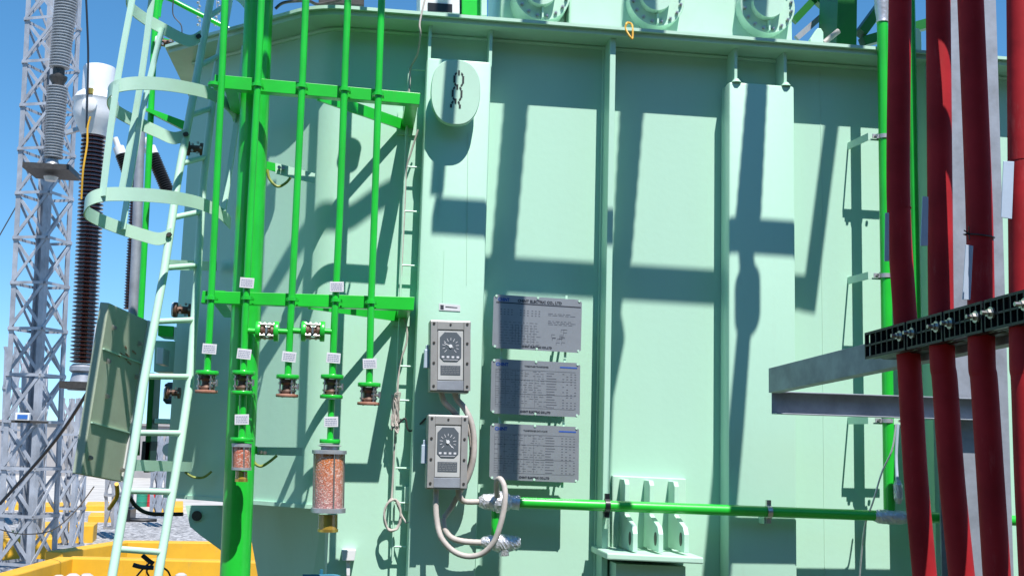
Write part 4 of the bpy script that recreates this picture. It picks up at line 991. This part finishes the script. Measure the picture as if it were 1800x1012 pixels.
# lattice tower
TT = -11.0
def lattice(cx0, ytop, cx1, ybot, half, phi, t, npan, lab, legw=.075, zt=None, group=None):
    base = W(cx1, ybot, t); top = W(cx0, ytop, t); base = Vector((base.x, base.y, .2)); 
    hgt = top.z-base.z; s = half*sc(W(cx1, 400, t))
    o = thing('lattice_tower', base, lab, 'tower', group)
    cs = []
    for k in range(4):
        a = phi+math.pi/2*k; cs.append(Vector((math.cos(a), math.sin(a), 0))*s)
    ax = Vector((top.x-base.x, 0, hgt))
    for k in range(4):
        b = MB(); e1 = (cs[(k+1) % 4]-cs[k]).normalized(); e2 = (cs[(k-1) % 4]-cs[k]).normalized()
        p = base+cs[k]; q = base+cs[k]+ax
        b.hexa([p, p+e1*legw, p+e1*legw+e2*.01, p+e2*.01], [q, q+e1*legw, q+e1*legw+e2*.01, q+e2*.01])
        b.hexa([p+e2*.0101, p+e1*.01+e2*.0101, p+e1*.01+e2*legw, p+e2*legw], [q+e2*.0101, q+e1*.01+e2*.0101, q+e1*.01+e2*legw, q+e2*legw])
        b.build('leg', TOWER, o)
    cnt = 0
    for j in range(npan):
        for k in range(4):
            a = base+cs[k]+ax*(j/npan); c = base+cs[(k+1) % 4]+ax*((j+1)/npan)
            a2 = base+cs[(k+1) % 4]+ax*(j/npan); c2 = base+cs[k]+ax*((j+1)/npan)
            up_ = (cs[k]+cs[(k+1) % 4]).normalized()
            b = MB(); b.bar(a+up_*.004, c+up_*.004, .045, .008, up=up_); b.bar(a2-up_*.012, c2-up_*.012, .045, .008, up=up_)
            b.bar(a+up_*.02, a2+up_*.02, .04, .006, up=up_)
            if cnt < 90: b.build('cross_brace', TOWER, o); cnt += 1
    return o, base, ax, cs
lattice(97, -30, 52, 930, 47, rad(22), TT, 13, 'tall grey lattice tower at the left edge carrying the grey insulator')
lattice(133, 700, 123, 915, 25, rad(30), -13.5, 4, 'short grey lattice stand under the tall brown insulator', legw=.07)
lattice(30, 610, 20, 900, 20, rad(15), -20, 4, 'low grey lattice stand farthest left behind the tower', legw=.08)
lattice(282, 760, 278, 900, 14, rad(15), -20, 3, 'small grey lattice stand seen between the ladder rails', legw=.07)
# grey insulator on a bracket plate of the tower
gi = thing('grey_insulator', W(92, 290, -9.6), 'grey ribbed insulator post on a dark bracket plate of the lattice tower', 'insulator')
b = MB(); b.rev(insulator_rows(119, -25, 104, 122, 20, 17, 30, -9.6, .72), 22); b.build('insulator_stack', GREYI, gi, smooth=True)
b = MB(); b.rev(rev_px([(103.5,122,10), (103,134,10), (103,135,15), (102,140,15), (102,148,10), (101,153,10)], -9.6), 20); b.build('collar', DARKM, gi, smooth=True)
b = MB(); b.rev(insulator_rows(101, 153, 93, 280, 18, 16, 26, -9.6, .72), 22); b.build('insulator_stack', GREYI, gi, smooth=True)
b = MB(); b.rev(rev_px([(92.5,280,9), (92,290,12), (92,294,14)], -9.6), 20); b.build('foot', GALV, gi, smooth=True)
c = W(91, 300, -9.6); b = MB(); b.box((c.x-.28, c.y-.28, c.z-.04), (c.x+.28, c.y+.35, c.z+.03)); b.build('bracket_plate', DARKM, gi)
c = W(89, 318, -9.6); b = MB(); b.lathe([(c, .07), (c+Vector((0,0,.05)), .09)], Vector((1,0,0)), Vector((0,1,0)), 14); b.build('cap', WHITE, gi, smooth=True)
# white headed current transformer on a brown insulator
TI = -9.0
ci = thing('instrument_transformer', W(146, 690, TI), 'white headed transformer on a tall brown ribbed insulator', 'instrument transformer')
b = MB(); b.rev(rev_px([(176,117,20), (176,119,26), (175,122,27), (172,163,27), (170,168,33), (169,176,37), (168,180,38)], TI), 36); b.build('head_cylinder', WHITE, ci, smooth=True)
b = MB(); b.rev(rev_px([(168,178,39), (168,184,36), (167,200,37), (166,215,33), (165,228,26), (165,240,21)], TI), 36); b.build('head_bowl', WHITE, ci, smooth=True)
c = W(166, 195, TI)+Vector((0,-.27,0)); b = MB(); b.lathe([(c+Vector((0,.08,0)), .09), (c+Vector((0,-.02,0)), .085), (c+Vector((0,-.03,0)), .06)], Vector((1,0,0)), Vector((0,0,1)), 24); b.build('round_port', WHITE, ci, smooth=True)
b = MB(); c = W(168, 174, TI)+Vector((0,-.27,0)); b.box((c.x-.03, c.y-.02, c.z-.02), (c.x+.03, c.y+.05, c.z+.05)); b.build('terminal', BRASS, ci)
b = MB(); b.bar(W(196,163,TI), W(205,190,TI), .05, .05); b.build('side_flange', WHITE, ci)
b = MB(); b.rev(insulator_rows(165, 240, 146, 640, 21, 22.5, 58, TI, .72), 26); b.build('insulator_stack', BROWN, ci, smooth=True)
b = MB(); b.rev(rev_px([(146,640,17), (146,645,22), (145,652,22), (145,656,17), (144,670,20), (144,680,24), (144,686,24)], TI), 24); b.build('base', GALVD, ci, smooth=True)
b = MB(); c = W(142, 676, TI); b.box((c.x-.2, c.y-.2, c.z-.05), (c.x+.18, c.y+.2, c.z+.03)); b.build('base_box', DARKM, ci)
wire([(151,-10,TI+.3), (154,60,TI+.3), (155,110,TI+.3), (153,190,TI+.35), (152,225,TI+.35)], TI, 5, BLACK, 'black_line', 'black line dropping from the sky to the white head', 'line')
wire([(159,205,TI+.4), (154,225,TI+.4), (153,255,TI+.4), (146,300,TI+.4), (143,350,TI+.35)], TI, 4.5, YEL, 'yellow_line', 'thin yellow line beside the brown insulator', 'line')
b = MB(); b.bar(W(115,234,TI), W(148,224,TI), .06, .05); tag(b.build('bracket_rod', GALV), 'pale rod sticking from the tower to the white head', 'rod')
# second brown insulator, slanted black bushings
si = thing('rear_insulator', W(233, 545, -8), 'slim dark ribbed insulator left of the grey tube behind the cage', 'insulator')
b = MB(); b.rev(insulator_rows(236, 345, 226, 545, 8, 9, 40, -8, .7), 18); b.build('insulator_stack', BROWN, si, smooth=True)
def slant(x0, y0, x1, y1, r, t, lab):
    o = thing('slanted_bushing', W(x1, y1, t), lab, 'bushing', 'slanted dark bushings in the sky')
    a = W(x0, y0, t); c = W(x1, y1, t); s = sc(a); n = 40; pts = []; rs = []
    for k in range(n+1): pts.append(a.lerp(c, k/n)); rs.append(r*s*(1 if k % 2 else .82))
    b = MB(); b.tube(pts, rs, 18); b.build('insulator_stack', BLACK, o, smooth=True)
    b = MB(); d_ = (a-c).normalized(); b.tube([a, a+d_*14*s, a+d_*15*s, a+d_*32*s], [r*s*.9, r*s*.9, r*s*.45, r*s*.45], 14); b.build('terminal', WHITE, o, smooth=True)
slant(213, 272, 240, 345, 11, -6, 'left slanted dark bushing behind the ladder cage')
slant(268, 272, 300, 348, 12, -6, 'right slanted dark bushing behind the ladder cage')
# distant line at the far left
wire([(-10,430,-25), (10,395,-25), (30,360,-25)], -25, 6, DARKM, 'overhead_wire', 'dark overhead wire left of the lattice tower', 'line')
# blue fronted meter on the tower
b = MB(); c = W(43, 736, -10.6); b.box((c.x-.16, c.y-.02, c.z-.05), (c.x+.3, c.y+.03, c.z-.02)); ob = b.build('meter_rail', DARKM); 
mt = thing('meter_box', c, 'small white meter with a blue screen on the lattice tower', 'meter'); b = MB(); b.box((c.x-.1, c.y-.08, c.z-.02), (c.x+.08, c.y+.0, c.z+.08)); b.build('case', WHITE, mt, bevel=.008)
b = MB(); b.box((c.x-.07, c.y-.085, c.z+.0), (c.x+.06, c.y-.081, c.z+.055)); b.build('screen', BLUEP, mt)
tag(ob, 'dark rail crossing the lattice tower under the blue meter', 'rail')
wire([(240,560,-9), (172,660,-9), (100,770,-9.5), (0,885,-10)], -9, 8, BLACK, 'black_cable', 'thick black cable crossing in front of the lattice tower', 'cable')
wire([(0,930,-9), (40,938,-9), (90,932,-9), (130,900,-8), (165,855,-6)], -9, 2.5, BLACK, 'thin_black_cable', 'thin black cable sagging over the yellow footings', 'cable')
# footings and bunds
def slab(q, ztop, zb, lab, name='yellow_footing', cat='footing', grp='yellow painted footings', m=None):
    pts = [G(x, y, ztop) for x, y in q]; b = MB(); b.prism(pts, (0,0,zb-ztop)); o = b.build(name, m or YEL, bevel=.012); return tag(o, lab, cat, grp)
slab([(-30,946), (96,946), (103,933), (-20,930)], .32, -.05, 'yellow footing under the lattice tower at the left edge')
slab([(62,925), (165,923), (172,917), (80,916)], .3, -.05, 'yellow footing under the lattice stand of the brown insulator')
slab([(-20,886), (62,886), (66,879), (-10,879)], .14, -.05, 'distant yellow footing left of the tower base')
slab([(70,889), (130,889), (134,882), (76,882)], .14, -.05, 'distant yellow footing behind the tower')
slab([(150,888), (190,888), (192,881), (154,881)], .14, -.05, 'distant yellow footing left of the ladder')
slab([(270,890), (322,890), (322,880), (272,880)], .14, -.05, 'distant yellow footing seen between the ladder and tank')
slab([(155,906), (205,906), (205,900), (160,900)], .14, -.05, 'small yellow footing left of the black machine')
# bund wall: far kerb and near kerb round the transformer pit
def kerb(pts2, w, ztop, zb, name, lab, m=YEL, grp='yellow kerbs of the transformer pit'):
    P3 = [G(x, y, ztop) for x, y in pts2]; b = MB(); n = len(P3); L_ = []; R_ = []
    for i, p in enumerate(P3):
        t = (P3[min(i+1, n-1)]-P3[max(i-1, 0)]); t.z = 0; t.normalize(); s_ = Vector((-t.y, t.x, 0))*w/2; L_.append(p+s_); R_.append(p-s_)
    dz = Vector((0,0,zb-ztop))
    for i in range(n-1): b.hexa([L_[i], L_[i+1], R_[i+1], R_[i]], [L_[i]+dz, L_[i+1]+dz, R_[i+1]+dz, R_[i]+dz])
    return tag(b.build(name, m, bevel=.015), lab, 'kerb', grp)
kerb([(-60,1028), (118,978)], .22, .45, -.05, 'pit_kerb', 'near yellow kerb running in from the lower left corner')
kerb([(122,978), (262,981), (470,986)], .22, .452, -.05, 'pit_kerb', 'wide yellow kerb face behind the ladder foot')
kerb([(95,969), (212,951)], .24, .45, -.05, 'pit_kerb', 'slanting yellow kerb behind the ladder foot')
kerb([(216,950), (480,953)], .24, .452, -.05, 'pit_kerb', 'farther yellow kerb, shaded where it nears the tank')
# things in the pit and beyond
def stone(x, y, z, r, k):
    c = G(x, y, z); s = r*sc(c); b = MB(); rnd = random.Random(k)
    b.lathe([(c+Vector((0,0,-.5*s)), .3*s), (c+Vector((0,0,-.2*s)), .95*s), (c+Vector((0,0,.2*s)), .9*s), (c+Vector((0,0,.5*s)), .45*s)], Vector((1,0,0)), Vector((.1,1,0)), 11)
    tag(b.build('pale_stone', CONC, smooth=True), ['pale stone at the foot of the near kerb, leftmost', 'pale stone in front of the kerb, second from left', 'pale stone in front of the kerb left of the ladder', 'pale stone right of the ladder foot'][k], 'stone', 'pale stones by the kerb')
for k, (x, y, r) in enumerate(((103,1016,12), (128,1014,13), (152,1014,13), (318,1012,11))): stone(x, y, .5, r, k)
mc = thing('black_machine', G(213, 915, 0), 'dark low machine on the gravel left of the ladder', 'machine'); c = G(213, 915, 0)
b = MB(); b.box((c.x-.18, c.y-.2, 0), (c.x+.22, c.y+.5, .28)); b.build('lower_box', BLACK, mc, bevel=.02)
b = MB(); b.box((c.x-.12, c.y-.1, .28), (c.x+.16, c.y+.4, .62)); b.build('upper_box', mat('slate_paint', (.09,.12,.15), .5), mc, bevel=.03)
b = MB(); b.box((c.x-.14, c.y-.215, .12), (c.x-.09, c.y-.2, .2)); b.box((c.x-.05, c.y-.215, .12), (c.x-.0, c.y-.2, .2)); b.build('yellow_switch', YEL, mc)
b = MB(); b.tube([(c.x+.2, c.y-.1, .04), (c.x+.5, c.y-.15, .03), (c.x+.75, c.y, .04)], .05, 8); b.build('cable_end', BLACK, mc, smooth=True)
for x, y, m, lab in ((249, 890, mat('green_drum', (.02,.25,.16), .5), 'tiny dark green drum beyond the ladder'), (265, 890, REDP, 'tiny red drum beyond the ladder')):
    c = G(x, y, 0); b = MB(); b.lathe([(c+Vector((0,0,z)), r) for z, r in ((0,.14), (.12,.15), (.13,.16), (.14,.15), (.3,.15), (.31,.16), (.32,.15), (.42,.14))], Vector((1,0,0)), Vector((0,1,0)), 18); tag(b.build('drum', m, smooth=True), lab, 'drum')
# dry twigs / cable ends at the ladder foot
hb = thing('cable_offcuts', W(262, 1000, -1.2), 'dark cable ends sticking up behind the ladder foot', 'cable ends'); 
for k, pts in enumerate([[(250,975), (262,985), (270,990)], [(234,992), (250,996), (270,997)], [(240,1012), (255,995), (268,985)], [(285,996), (295,1003), (300,1014)], [(262,1012), (258,1002), (268,990)]]):
    b = MB(); b.tube(smooth_path([W(x, y, -1.2) for x, y in pts], 4), (.012 if k < 2 else .005), 8); b.build('cable_end', BLACK, hb, smooth=True)

# ================================================================== TOP OF THE TANK: BITS AGAINST THE SKY
def topbox(q, t0, t1, m, name, lab, cat, bev=.003, base=None):
    b = MB(); b.quadbox(q, t0, t1)
    return tag(b.build(name, m, bevel=bev), lab, cat)
tb = thing('top_cabinet', W(770, 40, 0), 'small white cabinet with a dark opening on the tank cover', 'cabinet')
b = MB(); b.quadbox([(738,-60), (808,-55), (808,25), (738,20)], -.35, -.05); b.build('case', WHITE, tb, bevel=.004)
b = MB(); b.quadbox([(752,5), (795,8), (795,22), (752,20)], -.05, -.045); b.build('opening', BLACK, tb)
topbox([(812,-60), (846,-58), (846,30), (812,26)], -.3, -.05, GREEN, 'green_pillar', 'dark green pillar on the cover left of the first round bolted cover', 'pillar')
topbox([(846,-60), (856,-60), (856,28), (846,28)], -.2, -.0, MINT2, 'mint_post', 'slim mint post on the tank cover beside the green pillar', 'post')
topbox([(560,-60), (640,-60), (640,10), (560,5)], -.6, -.3, DARKM, 'dark_housing', 'dark housing on the cover above the tank corner', 'housing')
wire([(484,16,-.1), (500,5,-.1), (540,2,-.15), (560,8,-.2), (600,0,-.2)], -.1, 3, DARKM, 'dark_hose', 'dark hose on the tank cover by the thick column', 'hose')
# radiator support at the top right
gr = thing('steel_frame', W(1495, 80, -.3), 'green steel frame, darkened for its shade, on the cover right of the bolted covers', 'frame')
b = MB(); b.quadbox([(1476,-80), (1508,-80), (1506,100), (1470,98)], -.45, -.2); b.build('post', DGREEN, gr, bevel=.004)
b = MB(); b.bar(W(1512, 60, -.3), W(1600, -60, -.3), .08, .05); b.build('brace', DGREEN, gr)
b = MB(); b.bar(W(1515, 75, -.3), W(1640, 40, -.3), .06, .05); b.build('brace', DGREEN, gr)
b = MB(); b.bar(W(1395, 38, -.6), W(1450, -20, -.6), .03, .04); b.bar(W(1425, -12, -.6), W(1448, 8, -.6), .05, .05); b.build('strut', DGREEN, gr)
b = MB(); b.bar(W(1400, 68, -.5), W(1500, -20, -.5), .025, .03); b.build('rod', GALVD, gr)
b = MB(); b.tube([W(1448, 76, -.1), W(1474, 55, -.1)], .014, 12); tag(b.build('top_pipe', HOSE, smooth=True), 'short pale pipe end beside the green frame', 'pipe')
# ================================================================== OVERHEAD GANTRY (above the frame; its shadow falls on the tank)
TGn = 1.55
ga = thing('overhead_gantry', up_sun(1100, 480, 0, TGn), 'overhead cable gantry casting the dark bands on the tank wall', 'gantry')
def sh(x, y, tp=0, t=TGn): return up_sun(x, y, tp, t)
a = sh(742, 475); c = sh(1420, 515); b = MB(); b.bar(a, c, .05, .085); b.build('beam', GALVD, ga)
def member(pts, r, tp=0, name='terminal', scal=0):
    p = [sh(x, y, tp_) for x, y, tp_ in pts]; q = []; rs = []
    for i in range(len(p)-1):
        n = 14 if scal else 3
        for k in range(n): q.append(p[i].lerp(p[i+1], k/n)); rs.append(lerp(r[i], r[i+1], k/n)*(1-scal*(k % 2)))
    q.append(p[-1]); rs.append(r[-1]); b = MB(); b.tube(q, rs, 18); b.build(name, BROWN if scal else RED, ga, smooth=True)
mm = .00254
member([(926,-150,0), (907,187,0), (884,450,0)], [24*mm, 24*mm, 23*mm], scal=.09)
member([(884,450,0), (866,560,0), (872,600,0), (868,760,0), (860,1100,0)], [18*mm, 20*mm, 24*mm, 19*mm, 16*mm])
member([(1125,-150,0), (1110,205,0), (1093,450,0)], [24*mm, 24*mm, 20*mm], scal=.09)
member([(1087,450,0), (1076,560,0), (1080,600,0), (1066,700,0), (1050,1100,0)], [16*mm, 16*mm, 19*mm, 13*mm, 12*mm])
member([(1345,-150,Q), (1331,150,Q), (1316,372,Q)], [21*mm, 21*mm, 25*mm], scal=.06)
member([(1308,410,Q), (1316,500,Q), (1314,501,Q), (1314,555,Q), (1310,556,Q), (1294,750,Q), (1270,1010,Q), (1262,1100,Q)], [13*mm, 15*mm, 24*mm, 24*mm, 13*mm, 15*mm, 16*mm, 16*mm])
b = MB(); b.bar(sh(806,-150,Q), sh(768,338,Q), .058, .02, up=(0,1,0)); b.build('strut', GALVD, ga)
b = MB(); b.bar(sh(1490,0), sh(1421,540), .075, .03, up=(0,1,0)); b.build('strut', GALVD, ga)
b = MB(); b.bar(sh(700,-160), sh(1900,-60), .12, .1); b.build('top_beam', GALVD, ga)
e = sh(1900,-60); b = MB(); b.box((e.x-.08, e.y-.08, 0), (e.x+.08, e.y+.08, e.z)); b.build('post', GALVD, ga)

# made-up vessel above the frame, added to shade the end panel
def cham_pt(px_, py_):
    r = ray(px_, py_); return CAM+r*((A_-CAM).dot(cnor)/r.dot(cnor))
cv = thing('shade_vessel', cham_pt(370,330)-LD*1.55, 'made-up vessel added above the tank end to shade the wall behind the ladder', 'vessel')
b = MB(); a = cham_pt(368,360)-LD*1.7
b.tube([a+Vector((0,.47,0)), a+Vector((0,.43,0)), a+Vector((0,-.43,0)), a+Vector((0,-.47,0))], [.20,.25,.25,.20], 32); b.build('shell', MINT2, cv, smooth=True)
b = MB(); b.tube([a+Vector((0,0,-.2)), Vector((a.x, a.y+.9, FT+.1)), Vector((a.x, a.y+.9, FT-.01))], .03, 12); b.build('leg', GREEN, cv, smooth=True)
b = MB(); b.tube(smooth_path([cham_pt(395,640)-LD*1.6, cham_pt(455,540)-LD*1.6, cham_pt(520,430)-LD*1.7, W(600,385,0)-LD*1.7, W(655,355,0)-LD*1.7, W(700,330,0)-LD*1.7]), .032, 14); b.build('curved_pipe', GREEN, cv, smooth=True)

# made-up dark wall behind the viewer, added to block low sky light
b = MB(); b.box((-16, -14.4, 0), (18, -14, 8.5)); tag(b.build('sky_block_wall', mat('sky_block_dark', (.16,.15,.14), .9, var=.15)), 'tall dark wall added behind the viewer to block low sky light', 'wall')

lattice(62, 640, 58, 912, 26, rad(50), -14.5, 4, 'low grey lattice stand just right of the tall tower foot', legw=.08)
lattice(205, 700, 202, 905, 16, rad(10), -17, 4, 'narrow grey lattice stand left of the ladder foot', legw=.07)

# rear pipework between the ladder rails
rp = thing('rear_pipework', W(300, 720, -.9), 'jumble of green and mint brackets and a grey drum seen between the ladder rails', 'pipework')
def rb(q, m, nm, t0=-1.1, t1=-.9):
    b = MB(); b.quadbox(q, t0, t1); b.build(nm, m, rp, bevel=.004)
rb([(278,571), (306,573), (304,592), (277,590)], GREEN, 'bracket'); rb([(306,574), (328,575), (326,600), (305,598)], MINT2, 'plate')
rb([(272,598), (330,600), (326,655), (270,653)], MINT2, 'plate', -1.3, -1.15); rb([(276,610), (288,611), (286,640), (274,639)], WHITE, 'small_box')
rb([(262,655), (272,655), (262,830), (252,830)], DGREEN, 'post'); rb([(272,735), (335,737), (333,746), (271,744)], MINT2, 'rail')
rb([(250,775), (266,775), (262,812), (247,812)], DARKM, 'dark_box')
b = MB(); b.rev(rev_px([(304,672,8), (304,676,14), (302,704,15), (301,710,9)], -1.0), 20); b.build('drum', mat('slate_drum', (.10,.12,.16), .4), rp, smooth=True)
b = MB(); b.lathe([(W(298,790,-.85), .035), (W(298,790,-.85)+Vector((0,-.02,0)), .033)], Vector((1,0,0)), Vector((0,0,1)), 18); b.build('round_knob', WHITE, rp, smooth=True)
# parts under the head of the brown insulator
